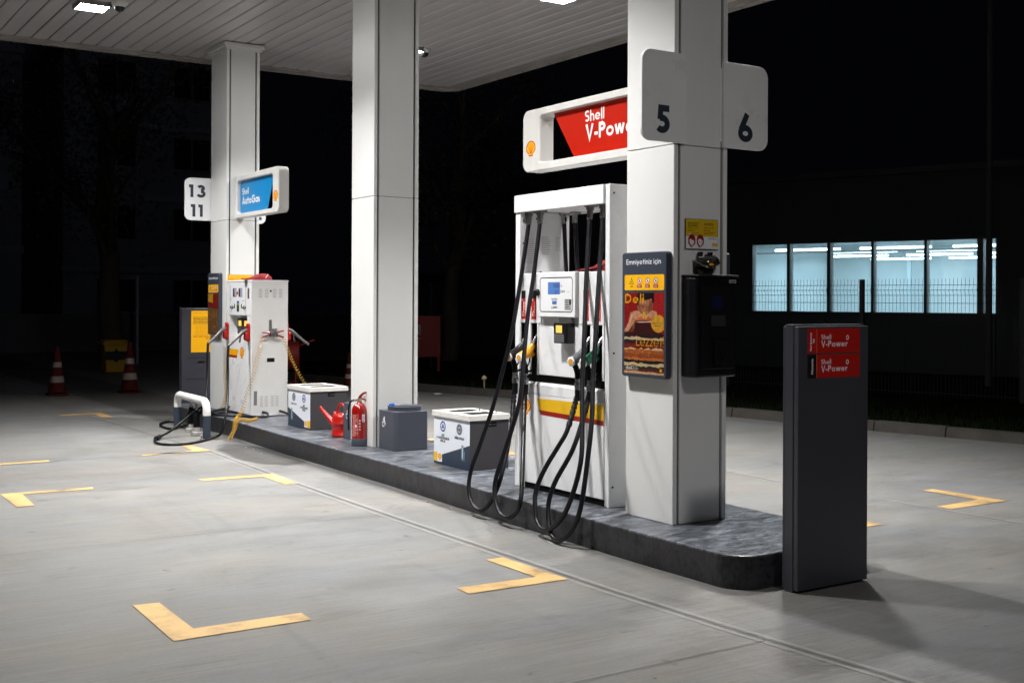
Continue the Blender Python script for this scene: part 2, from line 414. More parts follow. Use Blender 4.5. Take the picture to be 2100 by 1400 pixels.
joint([(4.13,1.6),(4.07,3.28),(4.0,4.158),(3.96,5.07),(3.945,6.8),(3.94,8.2),(3.945,9.5),(4.004,11.93)]).build('pavement_joint', kind='structure')
joint([(4.004,11.93),(3.9,14),(3.72,18),(3.574,21.6),(3.4,26)], .05, .010, False).build('pavement_joint', kind='structure')
joint([(7.72,3.6),(7.68,5.0),(7.62,6.4),(7.6,7.3),(7.647,8.02),(7.6,10.5),(7.6,14)], .06).build('pavement_joint', kind='structure')
for y, x0, x1 in ((7.74, -6, 3.9), (11.93, -6, 3.97), (3.9, -6, 4.0), (10.2, 5.7, 9.5), (6.1, 7.7, 11.5), (16.2, -6, 9)):
    joint([(x0, y-.02), ((x0+x1)/2, y), (x1, y+.03)], .05, .005, False).build('pavement_joint', kind='structure')

def paint_mat():
    m = mat('yellow_road_paint', S(238,178,84), .55)
    nt = m.node_tree; N = nt.nodes; L = nt.links; b = N['Principled BSDF']
    g = N.new('ShaderNodeNewGeometry'); n = N.new('ShaderNodeTexNoise'); n.inputs['Scale'].default_value = 2.6; n.inputs['Detail'].default_value = 9; n.inputs['Roughness'].default_value = .72
    L.new(g.outputs['Position'], n.inputs['Vector'])
    r = N.new('ShaderNodeValToRGB'); e = r.color_ramp.elements
    e[0].position = .34; e[0].color = (*S(118,108,88),1); e[1].position = .56; e[1].color = (*S(210,172,112),1); q_ = e.new(.44); q_.color = (*S(178,146,98),1)
    L.new(n.outputs[0], r.inputs[0]); L.new(r.outputs[0], b.inputs['Base Color']); return m
PAINT = paint_mat()
def bracket(pts, label):
    f = Flat((0,0,.004), (1,0,0), (0,1,0)); f.poly(pts, PAINT)
    f.build('road_marking', label=label, category='road marking', group='yellow bay corner brackets painted on the concrete')
def Lm(cx, cy, sx, sy, lx, ly, wa=.145, wb=.13, cut=0.0):   # corner, arm directions
    return [(cx,cy),(cx+sx*lx,cy),(cx+sx*(lx),cy+sy*wa),(cx+sx*wb,cy+sy*wa),(cx+sx*wb,cy+sy*ly),(cx,cy+sy*ly)]
bracket([(1.649,5.397),(2.338,5.397),(2.345,5.541),(1.792,5.553),(1.794,6.122),(1.661,6.141)], 'large yellow L bracket nearest the camera in the foreground')
bracket([(3.922,5.40),(3.264,5.417),(3.273,5.563),(3.79,5.54),(3.783,6.071),(3.905,6.073)], 'yellow angle bracket in front of the fuel dispenser touching the joint')
bracket([(3.299,10.112),(3.985,10.10),(3.95,9.432),(3.84,9.437),(3.848,9.96),(3.316,10.008)], 'yellow angle bracket on the joint left of the bucket')
bracket([(3.322,11.985),(4.034,11.959),(3.992,12.51),(3.90,12.51),(3.883,12.06),(3.323,11.898)], 'yellow angle bracket just in front of the tubular guard rail')
bracket([(1.69,10.185),(2.41,10.158),(2.389,10.045),(1.84,10.075),(1.822,9.482),(1.691,9.489)], 'yellow L bracket at the left edge below a single stripe')
bracket([(2.445,12.07),(2.43,11.955),(1.72,11.95),(1.72,12.55),(1.85,12.55),(1.85,12.06)], 'yellow stripe of a bracket cut off by the left picture edge')
bracket([(3.494,16.66),(4.076,16.702),(4.043,15.943),(3.91,15.96),(3.934,16.53),(3.494,16.52)], 'farthest yellow bracket in the dim area left of the pumps')
bracket([(7.746,5.66),(7.746,5.79),(8.31,5.811),(8.31,6.343),(8.443,6.351),(8.462,5.66)], 'yellow angle bracket at far right beyond the dark pillar')
bracket([(6.80,5.53),(6.10,5.53),(6.10,5.66),(6.67,5.66),(6.67,6.2),(6.80,6.2)], 'yellow bracket tip peeping out behind the dark pillar')
bracket([(6.70,10.05),(6.05,10.05),(6.05,10.19),(6.57,10.19),(6.57,10.7),(6.70,10.7)], 'yellow bracket seen between right hand bin and fuel dispenser')
bracket([(6.95,11.55),(6.3,11.55),(6.3,11.69),(6.83,11.69),(6.83,12.2),(6.95,12.2)], 'yellow bracket seen between bucket box and right hand bin')

# far kerb and verge
KP = [(13.2,2.0),(12.65,4.6),(12.0,7.81),(11.62,9.6),(11.3,11.76),(10.38,15.67),(9.72,17.76),(8.9,21.5),(8.3,26)]
KERB = mat('kerb_stone', (.065,.059,.051), .85, var=.35, vscale=3.5, bump=.3)
GRASSB = mat('verge_soil', (.007,.008,.005), .95, spec=.0, var=.4, vscale=5, bump=.8, bscale=25)
kb = MB()
tot = []
for i in range(len(KP)-1):
    a, b = Vector((*KP[i],0)), Vector((*KP[i+1],0)); n = max(1, round((b-a).length/1.0))
    for k in range(n): tot.append((a.lerp(b, k/n), a.lerp(b, (k+1)/n)))
kb.use(KERB)
for a, b in tot:
    d = (b-a).normalized(); n = Vector((d.y, -d.x, 0)); a2 = a+d*.008; b2 = b-d*.008
    if n.x < 0: n = -n
    hz = .125+random.uniform(-.006,.006)
    kb.quadbox([a2, a2+n*.15, b2+n*.15, b2, a2+Vector((0,0,hz))+n*.015, a2+n*.15+Vector((0,0,hz)), b2+n*.15+Vector((0,0,hz)), b2+Vector((0,0,hz))+n*.015])
kb.build('kerb', kind='structure')
ve = mb(GRASSB); far = 40
pts = [Vector((x+.14, y, .10)) for x, y in KP]
for i in range(len(pts)-1):
    a, b = pts[i], pts[i+1]; q = [a, a+Vector((far,0,.25)), b+Vector((far,0,.25)), b]
    ve.quadbox([p-Vector((0,0,.12)) for p in q]+q)
ve.build('grass_verge', kind='structure')
GRASS = mat('grass_blades', (.010,.018,.006), .9, spec=.02, var=.4, vscale=8)
gr = mb(GRASS)
for i in range(9000):
    k = random.randrange(len(KP)-1); t = random.random(); a, b = Vector((*KP[k],0)), Vector((*KP[k+1],0)); p = a.lerp(b, t)
    off_ = random.random()**1.6*3.0+.16; p = p+Vector((off_+.03, 0, .10+off_*.25/far)); hh = random.uniform(.03,.11); an = random.random()*6.28
    d = Vector((math.cos(an), math.sin(an), 0))*.006; ln = Vector((random.uniform(-.03,.03), random.uniform(-.03,.03), hh))
    f = gr.b.faces.new([gr.b.verts.new(q) for q in (p-d, p+d, p+ln)])
gr.build('grass', kind='stuff', label='short dark grass on the verge behind the far kerb', category='grass')

# ================================================================== ISLAND
def island_mat():
    m = mat('island_dark_resin', (.05,.05,.055), .42)
    nt = m.node_tree; N = nt.nodes; L = nt.links; b = N['Principled BSDF']
    g = N.new('ShaderNodeNewGeometry')
    def noise(scale, sc, det=8, dist=0., rough=.65):
        mp = N.new('ShaderNodeMapping'); mp.inputs['Scale'].default_value = sc; L.new(g.outputs['Position'], mp.inputs['Vector'])
        n = N.new('ShaderNodeTexNoise'); n.inputs['Scale'].default_value = scale; n.inputs['Detail'].default_value = det; n.inputs['Distortion'].default_value = dist; n.inputs['Roughness'].default_value = rough
        L.new(mp.outputs[0], n.inputs['Vector']); return n.outputs[0]
    n1 = noise(4.0, (.8,2.4,1.4), 12, .7, .78); n2 = noise(26, (.45,2.8,1), 10, .3, .78)
    ad = N.new('ShaderNodeMath'); ad.operation = 'ADD'; L.new(n1, ad.inputs[0]); L.new(n2, ad.inputs[1])
    # worn pale film shows on the walked top, the sides take a darker ramp
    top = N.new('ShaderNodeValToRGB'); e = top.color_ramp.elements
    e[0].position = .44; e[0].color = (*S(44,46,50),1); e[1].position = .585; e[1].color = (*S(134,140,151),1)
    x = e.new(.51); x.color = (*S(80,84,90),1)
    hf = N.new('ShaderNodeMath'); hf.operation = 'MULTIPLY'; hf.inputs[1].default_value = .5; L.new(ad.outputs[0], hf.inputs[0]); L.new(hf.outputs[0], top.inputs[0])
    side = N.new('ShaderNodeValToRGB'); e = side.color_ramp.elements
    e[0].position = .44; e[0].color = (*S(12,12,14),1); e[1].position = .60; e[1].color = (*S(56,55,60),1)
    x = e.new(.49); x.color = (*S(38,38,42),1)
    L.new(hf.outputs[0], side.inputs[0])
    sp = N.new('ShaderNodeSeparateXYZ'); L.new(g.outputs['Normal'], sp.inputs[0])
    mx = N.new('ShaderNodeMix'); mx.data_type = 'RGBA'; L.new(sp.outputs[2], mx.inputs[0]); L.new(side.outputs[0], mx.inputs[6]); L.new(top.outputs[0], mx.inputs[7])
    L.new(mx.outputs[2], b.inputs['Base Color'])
    rr = N.new('ShaderNodeMapRange'); rr.inputs['From Min'].default_value = .35; rr.inputs['From Max'].default_value = .65; rr.inputs['To Min'].default_value = .22; rr.inputs['To Max'].default_value = .55
    L.new(n2, rr.inputs['Value']); L.new(rr.outputs[0], b.inputs['Roughness'])
    bp = N.new('ShaderNodeBump'); bp.inputs['Strength'].default_value = .16; bp.inputs['Distance'].default_value = .006; L.new(noise(34, (.8,1.6,1), 6), bp.inputs['Height']); L.new(bp.outputs[0], b.inputs['Normal'])
    return m
ISL = island_mat()
ITOP = .19
outl = [(4.52,5.6),(4.54,7.3),(4.59,9.0),(4.60,11.3),(4.652,13.1),(4.643,13.75),(4.67,15.3),(4.72,15.47),(4.85,15.5),(5.5,15.5),(5.63,15.45),(5.68,15.3),
        (5.72,11),(5.71,7),(5.68,5.4),(5.66,4.9)] + arc(5.50, 4.81, .16, .16, 0, -90, 6) + [(4.80,4.655)] + arc(4.70, 4.825, .17, .17, -90, -180, 8)[0:] + [(4.53,4.95)]
isl = MB().use(ISL)
isl.prism([(x, y, -.01) for x, y in outl], (0,0,1), ITOP+.01)
o = isl.build('pump_island', kind='structure', bevel=.012)
# crumbs of grit and mortar along the foot of the island
for i in range(14):
    y = random.uniform(7, 12.6); x = 4.50-random.uniform(.0,.25)*(.3+random.random()); r_ = random.uniform(.004,.012)
    q = MB().use(CONCRETE); q.lathe((x,y,r_*.3), [(0,-r_*.6),(r_,0),(r_*.7,r_*.8),(0,r_)], 7)
    q.build('pebble', label='tiny pale stone crumb lying beside the island foot', category='pebble', group='pale crumbs along the island foot')
# ================================================================== CANOPY
cn = thing('canopy', 'large flat canopy roof with ribbed metal soffit over the pump island', 'canopy', (5.2,6,4.82))
CX0, CX1, CY0, CY1, CZ = 1.30, 9.07, -1.2, 15.58, 4.82
sf = MB().use(SOFFIT)
x = CX0+.22; rg = random.Random(3)
while x < CX1-.24:
    x1 = min(x+.186, CX1-.22); tl = rg.uniform(-.0022,.0022); NS = 3
    ys = [CY0+.22+(CY1-CY0-.44)*i/NS for i in range(NS+1)]
    zs = [CZ+rg.uniform(-.0012,.0012) for _ in ys]
    pr = [(0,.012),(.010,.003),(.028,0),(.5,-.0035),(x1-x-.028,0),(x1-x-.010,.003),(x1-x,.012)]; pr[3] = ((x1-x)/2, -.003)
    for i in range(NS):
        for q0, q1 in zip(pr[:-1], pr[1:]):
            c = []
            for (px_, pz_), yy, zz in ((q0,ys[i],zs[i]),(q0,ys[i+1],zs[i+1]),(q1,ys[i+1],zs[i+1]),(q1,ys[i],zs[i])): c.append((x+px_, yy, zz+pz_+tl*(px_/(x1-x)*2-1)))
            f = sf.b.faces.new([sf.b.verts.new(p) for p in c]); f.material_index = 0
    x = x1+.009
sf.build('soffit', cn)
bk = mb(GROOVE); bk.box(CX0+.1, CX1-.1, CY0+.1, CY1-.1, CZ+.032, CZ+.05); bk.build('deck_backing', cn)
rim = MB().use(RIM)
def ring_prof(inset, z): return [(x_, y_, z) for x_, y_ in rrect(CX0+inset, CY0+inset, CX1-inset, CY1-inset, .30-inset*.5 if inset < .3 else .16, 8)]
rim.rings([ring_prof(.235, CZ+.03), ring_prof(.235, CZ-.005), ring_prof(.13, CZ-.012), ring_prof(.125, CZ-.028), ring_prof(.03, CZ-.035), ring_prof(.0, CZ-.02), ring_prof(0, CZ+.75), ring_prof(.1, CZ+.75)], cap=False, smooth=False)
rim.build('fascia', cn)
for i in range(24): mb(GROOVE).lathe((CX0+.3+i*.31, CY1-.075, CZ-.034), [(0,-.004),(.008,-.002),(.008,.004)], 8).build('rivet', cn)
for i in range(40): mb(GROOVE).lathe((CX1-.075, CY1-.4-i*.33, CZ-.034), [(0,-.004),(.008,-.002),(.008,.004)], 8).build('rivet', cn)
# lamps
LAMPGLOW = mat('lamp_diffuser', (.8,.8,.8), .4, emit=(1,.99,.98), es=120)
for i, (lx, ly, k) in enumerate(LAMPS):
    lab = ['square white canopy lamp glowing at the top left beside a dome camera', 'square canopy lamp over the lane left of the middle column', 'square canopy lamp over the lane in front of the fuel dispenser',
           'canopy lamp shining just behind the top of the middle column', 'square canopy lamp whose corner shows at the top edge', 'square canopy lamp over the lane behind the dark pillar', 'small weaker lamp at the near end of the canopy'][i]
    t = thing('canopy_lamp', lab, 'lamp', (lx, ly, LAMP_Z), 'canopy lamps')
    hs, hy = .15, .15
    b = mb(STEELD); fr = b
    for (a0,a1,b0,b1) in ((lx-hs-.02,lx+hs+.02,ly-hy-.02,ly-hy),(lx-hs-.02,lx+hs+.02,ly+hy,ly+hy+.02),(lx-hs-.02,lx-hs,ly-hy,ly+hy),(lx+hs,lx+hs+.02,ly-hy,ly+hy)): b.box(a0,a1,b0,b1,LAMP_Z-.03,CZ+.004)
    b.box(lx-hs-.02, lx+hs+.02, ly-hy-.02, ly+hy+.02, CZ+.004, CZ+.03); b.build('lamp_frame', t)
    d = mb(LAMPGLOW if k == 1 else mat('dim_diffuser', (.8,)*3, emit=(1,.98,.95), es=6)); d.box(lx-hs, lx+hs, ly-hy, ly+hy, LAMP_Z-.024, LAMP_Z-.012); d.build('diffuser', t)
    ld = bpy.data.lights.new('lamp_light', 'AREA'); ld.shape = 'SQUARE'; ld.size = .30; ld.energy = LAMP_W*k; ld.spread = R(115 if k == 1 else 170); ld.color = (1.0,.985,.965)
    lo = bpy.data.objects.new('lamp_light', ld); COL.objects.link(lo); lo.location = (0,0,-.034); lo.parent = t
for (x_, y_, lab) in ((3.33, 12.95, 'small dome camera on the soffit beside the left canopy lamp'), (7.22, 13.15, 'small dome camera on the soffit right of the middle column')):
    t = thing('dome_camera', lab, 'camera', (x_, y_, CZ-.006), 'dome cameras on the soffit')
    mb(WHITE).lathe((x_,y_,CZ-.008), [(.085,.006),(.085,-.02),(.062,-.045),(.058,-.05)], 24).build('camera_housing', t)
    mb(BLACK).lathe((x_,y_,CZ-.058), [(.056,0),(.05,-.025),(.03,-.045),(0,-.052)], 24).build('camera_dome', t)

# ================================================================== COLUMNS
def column(x0, x1, y0, y1, label, cap=False, z1=CZ-.012):
    t = thing('canopy_column', label, 'column', ((x0+x1)/2, (y0+y1)/2, ITOP), 'white clad columns holding up the canopy')
    sw, gp = .036, .020
    zsm = 2.583
    for za, zb in ((ITOP+.001, zsm-.0025), (zsm+.0025, z1)):
        b = mb(WHITE)
        b.box(x0, x0+sw, y0, y1, za, zb, .003, 1); b.box(x1-sw, x1, y0, y1, za, zb, .003, 1); b.box(x0+sw+gp, x1-sw-gp, y0+.002, y1-.002, za, zb, .003, 1)
        b.build('cladding', t)
    g = mb(GROOVE); g.box(x0+.02, x1-.02, y0+.02, y1-.02, ITOP+.003, z1-.003); g.build('core', t)
    if cap:
        c = mb(WHITE); q = .05
        c.box(x0-q, x1+q, y0-q, y1+q, z1-.055, z1-.001, .008); c.box(x0-.02, x1+.02, y0-.02, y1+.02, z1-.085, z1-.056); c.build('capital', t)
    return t
column(4.84, 5.295, 5.56, 6.03, 'nearest white column with number signs, poster and black terminal')
column(4.945, 5.427, 9.99, 10.475, 'middle white column rising behind the red fire extinguisher')
column(4.955, 5.385, 14.14, 14.72, 'farthest white column behind the blue sign with a collar at its top', cap=True)

# ================================================================== NUMBER SIGNS
NS_INK = S(42,50,62)
INK = mat('sign_number_ink', NS_INK, .5)
def num_sign(x0, x1, z0, z1, y, rounded, texts, label, grp):
    t = thing('number_sign', label, 'sign', ((x0+x1)/2, y, z0), grp)
    r = .075; rs = (r,0,0,r) if rounded == 'l' else (0,r,r,0)
    b = mb(WHITE2); b.prism([(px, y-.012, pz) for px, pz in rrect(x0, z0, x1, z1, rs, 8)], (0,1,0), .024); b.build('sign_plate', t, bevel=.003)
    e = mb(WHITE2); xe = x1 if rounded == 'l' else x0; e.box(xe-.02, xe+.02, y-.018, y+.018, z0+.01, z1-.01) if False else e.box(xe-.012, xe+.012, y+.0125, y+.05, z0+.04, z1-.04); e.build('bracket', t)
    for (s_, cx, cz, h, wd) in texts:
        f = Flat((x0, y-.0125, z0), **mY); f.text(s_, cx-wd/2, cz, h, INK, .235, .12, 'l', fit=wd); f.build('numerals', t)
num_sign(4.556, 4.92, 2.587, 3.15, 5.545, 'l', [('5', .167, .050, .176, .122)], 'white number sign 5 with rounded left corners on the nearest column', 'number signs on the nearest column')
num_sign(5.237, 5.632, 2.59, 3.143, 5.545, 'r', [('6', .19, .045, .186, .145)], 'white number sign 6 with rounded right corners on the nearest column', 'number signs on the nearest column')
num_sign(4.618, 4.965, 2.60, 3.145, 14.745, 'l', [('13', .165, .296, .162, .226), ('11', .160, .048, .158, .165)], 'white sign with numbers 13 and 11 left of the farthest column', 'number signs on the farthest column')
num_sign(5.50, 5.705, 2.59, 3.14, 14.745, 'r', [('2', .085, .05, .16, .12)], 'mostly hidden number sign poking out under the blue sign', 'number signs on the farthest column')

# ================================================================== FRAMED SIGNS
def ring_frame(t, X0, X1, ya, yb, z0, z1, oa, ob, c0, c1, r_out, r_in, m):
    """rounded frame in the Y-Z plane with an open window; ya>yb. corner order bl,br,tr,tl seen from -X (u=-Y)"""
    n = 6
    out = rrect(0, 0, ya-yb, z1-z0, r_out, n)
    inn = rrect(oa, c0, (ya-yb)-ob, (z1-z0)-c1, r_in, n)
    k = min(len(out), len(inn))
    def ex(p, kk):
        return p
    b = mb(m); P = lambda p, X: Vector((X, ya-p[0], z0+p[1]))
    O0 = [b.b.verts.new(P(p, X0)) for p in out]; I0 = [b.b.verts.new(P(p, X0)) for p in inn]
    O1 = [b.b.verts.new(P(p, X1)) for p in out]; I1 = [b.b.verts.new(P(p, X1)) for p in inn]
    N = len(out)
    for i in range(N):
        j = (i+1) % N
        for q in ((O0[i],O0[j],I0[j],I0[i]), (O1[i],I1[i],I1[j],O1[j]), (O0[i],O1[i],O1[j],O0[j]), (I0[i],I0[j],I1[j],I1[i])): b.b.faces.new(q)
    return b.build('sign_frame', t, bevel=.012)
t = thing('fuel_sign', 'red and white overhead sign frame above the fuel dispenser', 'sign', (5.07,6.8,2.58))
e = 1e-4
ring_frame(t, 5.0, 5.135, 7.52, 6.035, 2.583, 3.058, .232, .06, .062, .055, (.07,.02,.02,.07), (.012,.012,.012,.035), WHITE3)
b = mb(mat('red_sign_face', S(190,30,7), .33)); b.prism([(5.045, y_, z_) for y_, z_ in ((7.165,3.002),(6.90,2.646),(6.10,2.646),(6.10,3.002))], (1,0,0), .02); b.build('sign_panel', t)
f = Flat((5.0445,7.52,2.583), **mX)
f.text('Shell', .748, .305, .083, (245,240,235), .17, .07, fit=.230); f.text('V-Power', .757, .174, .112, (245,240,235), .2, .05, sx=1.25); f.build('lettering', t)
f = Flat((4.9995,7.52,2.583), **mX); f.scallop(.116, .176, .118); f.build('scallop_emblem', t)
t = thing('gas_sign', 'blue and white framed sign projecting from the farthest column', 'sign', (5.13,13.4,2.6))
ring_frame(t, 5.07, 5.20, 14.138, 12.70, 2.603, 3.135, .06, .19, .055, .07, (.005,.07,.07,.005), (.05,.05,.05,.05), WHITE3)
b = mb(mat('blue_sign_face', S(0,134,200), .33)); b.prism([(5.115, y_, z_) for y_, z_ in ((14.085,3.07),(12.96,3.07),(13.19,2.655),(14.085,2.655))], (1,0,0), .012); b.build('sign_panel', t)
f = Flat((5.1145,14.138,2.603), **mX)
f.text('Shell', .128, .289, .080, (245,245,245), .17, .07, fit=.225); f.text('AutoGas', .128, .166, .098, (245,245,245), .2, .05, fit=.60); f.build('lettering', t)
f = Flat((5.0695,14.138,2.603), **mX); f.scallop(1.345, .19, .125); f.build('scallop_emblem', t)

# ================================================================== SAFETY POSTER PANELS
def poster_ink(rgb):
    c = S(*rgb); return mat('poster_ink_%d_%d_%d' % tuple(rgb), (c[0]*.78, c[1]*.74, c[2]*.74), .3, var=.42, vscale=38)
def sandwich_poster(f, x0, y0, x1, y1, simple=False):
    f.conv = poster_ink
    W = x1-x0; H = y1-y0; X = lambda a: x0+a*W; Y = lambda a: y0+a*H
    rgp = random.Random(5)
    def band(ya, yb, c, wob=.012, n=16, slope=0.0):
        top = [(X(i/n), Y(yb+wob*(rgp.random()-.5)*2 - slope*i/n)) for i in range(n+1)]
        f.poly([(X(0), Y(ya)), (X(1), Y(ya-slope))]+list(reversed(top)), c)
    if simple:
        f.rect(x0, y0, x1, y1, (120,84,44))
        for i in range(120):
            a, b_ = rgp.random(), rgp.random(); s_ = .03+.06*rgp.random(); an = rgp.random()*3
            c = rgp.choice([(206,168,92),(164,112,60),(88,52,34),(226,196,130),(140,60,40)])
            dx, dy = math.cos(an)*s_, math.sin(an)*s_
            q = [(a-dx,b_-dy*.6),(a+dy*.4,b_-dx*.2),(a+dx,b_+dy*.6),(a-dy*.4,b_+dx*.2)]
            f.poly([(X(min(max(p,0),1)), Y(min(max(k,0),1)*.62)) for p, k in q], c)
        f.poly([(X(0),Y(.68)),(X(1),Y(.62)),(X(1),Y(1)),(X(0),Y(1))], (138,36,30))
        f.poly([(X(.0),Y(.80)),(X(.5),Y(.76)),(X(.5),Y(1)),(X(0),Y(1))], (208,158,40))
        return
    f.rect(x0, y0, x1, y1, (150,30,28))
    f.poly([(X(.72),Y(.55)),(X(1),Y(.55)),(X(1),Y(1)),(X(.76),Y(1))], (174,36,38))
    # torso, arms
    f.poly([(X(.02),Y(.52)),(X(.08),Y(.60)),(X(.22),Y(.74)),(X(.33),Y(.72)),(X(.30),Y(.62)),(X(.72),Y(.62)),(X(.80),Y(.52))], (106,52,40))
    f.poly([(X(.0),Y(.54)),(X(.10),Y(.63)),(X(.16),Y(.76)),(X(.32),Y(.78)),(X(.34),Y(.70)),(X(.24),Y(.62)),(X(.10),Y(.52)),(X(0),Y(.51))], (196,138,104))
    # head
    f.disc(X(.53), Y(.855), .20*W, (178,118,84), .13*H)
    f.poly([(X(.33),Y(.86)),(X(.34),Y(1)),(X(.76),Y(1)),(X(.76),Y(.90)),(X(.71),Y(.86)),(X(.69),Y(.93)),(X(.55),Y(.91)),(X(.44),Y(.93)),(X(.37),Y(.90)),(X(.36),Y(.82))], (34,24,24))
    f.poly([(X(.42),Y(.845)),(X(.52),Y(.838)),(X(.51),Y(.828)),(X(.43),Y(.832))], (52,30,24)); f.poly([(X(.60),Y(.838)),(X(.69),Y(.845)),(X(.68),Y(.832)),(X(.61),Y(.828))], (52,30,24))
    f.disc(X(.47), Y(.815), .022*W, (44,26,22), .006*H); f.disc(X(.64), Y(.815), .022*W, (44,26,22), .006*H)
    f.poly([(X(.62),Y(.93)),(X(.72),Y(.88)),(X(.71),Y(.80)),(X(.63),Y(.74)),(X(.60),Y(.80)),(X(.64),Y(.86))], (132,80,56))
    f.poly([(X(.36),Y(.84)),(X(.40),Y(.76)),(X(.46),Y(.74)),(X(.42),Y(.80)),(X(.41),Y(.86))], (146,90,64))
    f.poly([(X(.54),Y(.84)),(X(.58),Y(.84)),(X(.60),Y(.775)),(X(.55),Y(.765))], (150,94,66)); f.poly([(X(.44),Y(.90)),(X(.56),Y(.905)),(X(.55),Y(.87)),(X(.45),Y(.865))], (206,150,114))
    f.poly([(X(.04),Y(.55)),(X(.12),Y(.64)),(X(.18),Y(.74)),(X(.22),Y(.73)),(X(.16),Y(.62)),(X(.08),Y(.53))], (224,172,138)); f.poly([(X(.24),Y(.62)),(X(.32),Y(.69)),(X(.34),Y(.68)),(X(.26),Y(.57)),(X(.18),Y(.52))], (140,84,62))
    # sandwich in hands
    f.poly([(X(.30),Y(.66)),(X(.33),Y(.705)),(X(.70),Y(.705)),(X(.72),Y(.665)),(X(.50),Y(.64))], (206,112,44))
    f.poly([(X(.30),Y(.655)),(X(.70),Y(.668)),(X(.72),Y(.656)),(X(.50),Y(.640)),(X(.31),Y(.643))], (40,26,24))
    f.poly([(X(.30),Y(.643)),(X(.70),Y(.657)),(X(.68),Y(.640)),(X(.40),Y(.630))], (224,190,170))
    f.poly([(X(.46),Y(.70)),(X(.49),Y(.77)),(X(.55),Y(.77)),(X(.57),Y(.70))], (232,170,30))
    for k, (hx, sg) in enumerate(((.30,1),(.74,-1))):
        f.poly([(X(hx-.10*sg),Y(.70)),(X(hx-.08*sg),Y(.77)),(X(hx+.03*sg),Y(.785)),(X(hx+.10*sg),Y(.765)),(X(hx+.10*sg),Y(.70)),(X(hx),Y(.675))], (206,150,116))
        for i in range(4):
            fx = hx+sg*(.02+.035*i); fy = .775-.012*i
            f.stroke([(X(fx),Y(fy)),(X(fx+.05*sg),Y(fy-.03)),(X(fx+.085*sg),Y(fy-.055))], .035*W, (222,168,134) if i % 2 else (198,140,106))
    f.poly([(X(.25),Y(.50)),(X(.27),Y(.63)),(X(.75),Y(.63)),(X(.85),Y(.50))], (64,26,28))
    # giant sandwich layers
    band(.455, .505, (52,30,28)); band(.44, .468, (52,38,34)); band(.415, .45, (208,188,150)); band(.375, .42, (36,40,44)); band(.345, .385, (96,26,26))
    band(.30, .355, (120,44,30), .016); band(.29, .315, (226,184,140), .018); band(.235, .30, (176,96,46), .008); band(.20, .25, (150,76,38), .012); band(.165, .20, (196,112,52), .01)
    for i in range(90):
        a, b_ = rgp.random(), .17+.12*rgp.random(); f.poly([(X(a),Y(b_)),(X(min(1,a+.03)),Y(b_+.004)),(X(min(1,a+.02)),Y(b_+.010))], rgp.choice([(206,130,66),(120,58,30),(222,150,84)]), keep=True)
    f.k += 1
    band(.125, .165, (34,32,36)); band(.085, .135, (214,190,140)); band(.055, .095, (40,54,42)); band(.03, .06, (112,30,34)); band(0, .03, (212,176,130), .006)
    f.disc(X(.84), Y(.625), .16*W, (222,166,52), .108*H) if False else f.poly([p for p in arc(X(.86), Y(.625), .175*W, .108*H, 38, 322, 26)]+[(X(1),Y(.56)),(X(1),Y(.69))], (222,166,52))
    f.text('deli', X(.725), Y(.618), .034*H, (44,36,30), .16, .06, fit=.125*W); f.text('2go', X(.862), Y(.618), .034*H, (44,36,30), .08, .06, fit=.115*W)
    f.lines(X(.77), X(.96), Y(.592), 1, .01, .008*H, (60,48,34))
    f.text('Deli', X(.01), Y(.872), .117*H, (244,172,28), .19, .07, fit=.50*W)
    f.text('Lezzet!', X(.31), Y(.345), .128*H, (244,176,30), .085, .05, fit=.685*W)
    f.text('deli', X(.04), Y(.045), .05*H, (236,232,224), .18, .05, fit=.165*W); f.text('2go', X(.215), Y(.045), .05*H, (236,232,224), .08, .05, fit=.15*W)
    f.scallop(X(.93), Y(.055), .05*H, ribs=False)

def safety_strip(f, x0, y0, x1, y1):
    W = x1-x0; H = y1-y0
    f.rect(x0, y0, x1, y1, (250,186,24), r=.012)
    for i in range(4):
        cx = x0+W*(.18+.205*i); cy = y0+H*.60
        if i == 0:
            f.poly([(cx-.022,cy-.02),(cx+.022,cy-.02),(cx,cy+.024)], (40,38,24)); f.poly([(cx-.015,cy-.016),(cx+.015,cy-.016),(cx,cy+.013)], (238,206,40)); f.disc(cx, cy-.005, .005, (40,38,24))
            f.lines(cx-.013, cx+.016, y0+H*.27, 2, .007, .003, (50,40,20), 3)
        else:
            f.disc(cx, cy, .0205, (176,24,30)); f.disc(cx, cy, .0165, (240,240,240)); f.stroke([(cx-.006,cy-.010),(cx-.002,cy+.002),(cx+.005,cy+.01)], .005, (50,40,60)); f.disc(cx+.004, cy-.003, .005, (50,40,60))
            f.stroke([(cx-.012,cy+.012),(cx+.012,cy-.012)], .004, (176,24,30))
            f.rect(cx-.023, y0+H*.17, cx+.023, y0+H*.36, (164,18,32)); f.lines(cx-.018, cx+.018, y0+H*.285, 2, .007, .0028, (240,220,220), i)
def info_panel(X, ya, yb, z0, z1, label, simple=False, face='x'):
    t = thing('safety_panel', label, 'notice panel', (X, (ya+yb)/2, z0), 'grey safety poster panels on the columns')
    W = ya-yb
    b = mb(DARK2); b.prism([(X, ya-p, z0+q) for p, q in rrect(0, 0, W, z1-z0, .02, 5)], (1,0,0), .048); b.build('panel', t, bevel=.006)
    f = Flat((X-.0003, ya, z0), **mX)
    safety_strip(f, .028, (z1-z0)-.245, W-.018, (z1-z0)-.145); f.build('safety_strip', t)
    f = Flat((X-.0003, ya, z0), **mX); f.text('Emniyetiniz için', .045, (z1-z0)-.078, .034, (240,244,248), .145, .08, fit=.345); f.build('heading', t)
    f = Flat((X-.0003, ya, z0), step=.00003, **mX); sandwich_poster(f, .028, .022, W-.018, (z1-z0)-.262, simple)
    f.build('poster', t)
    return t
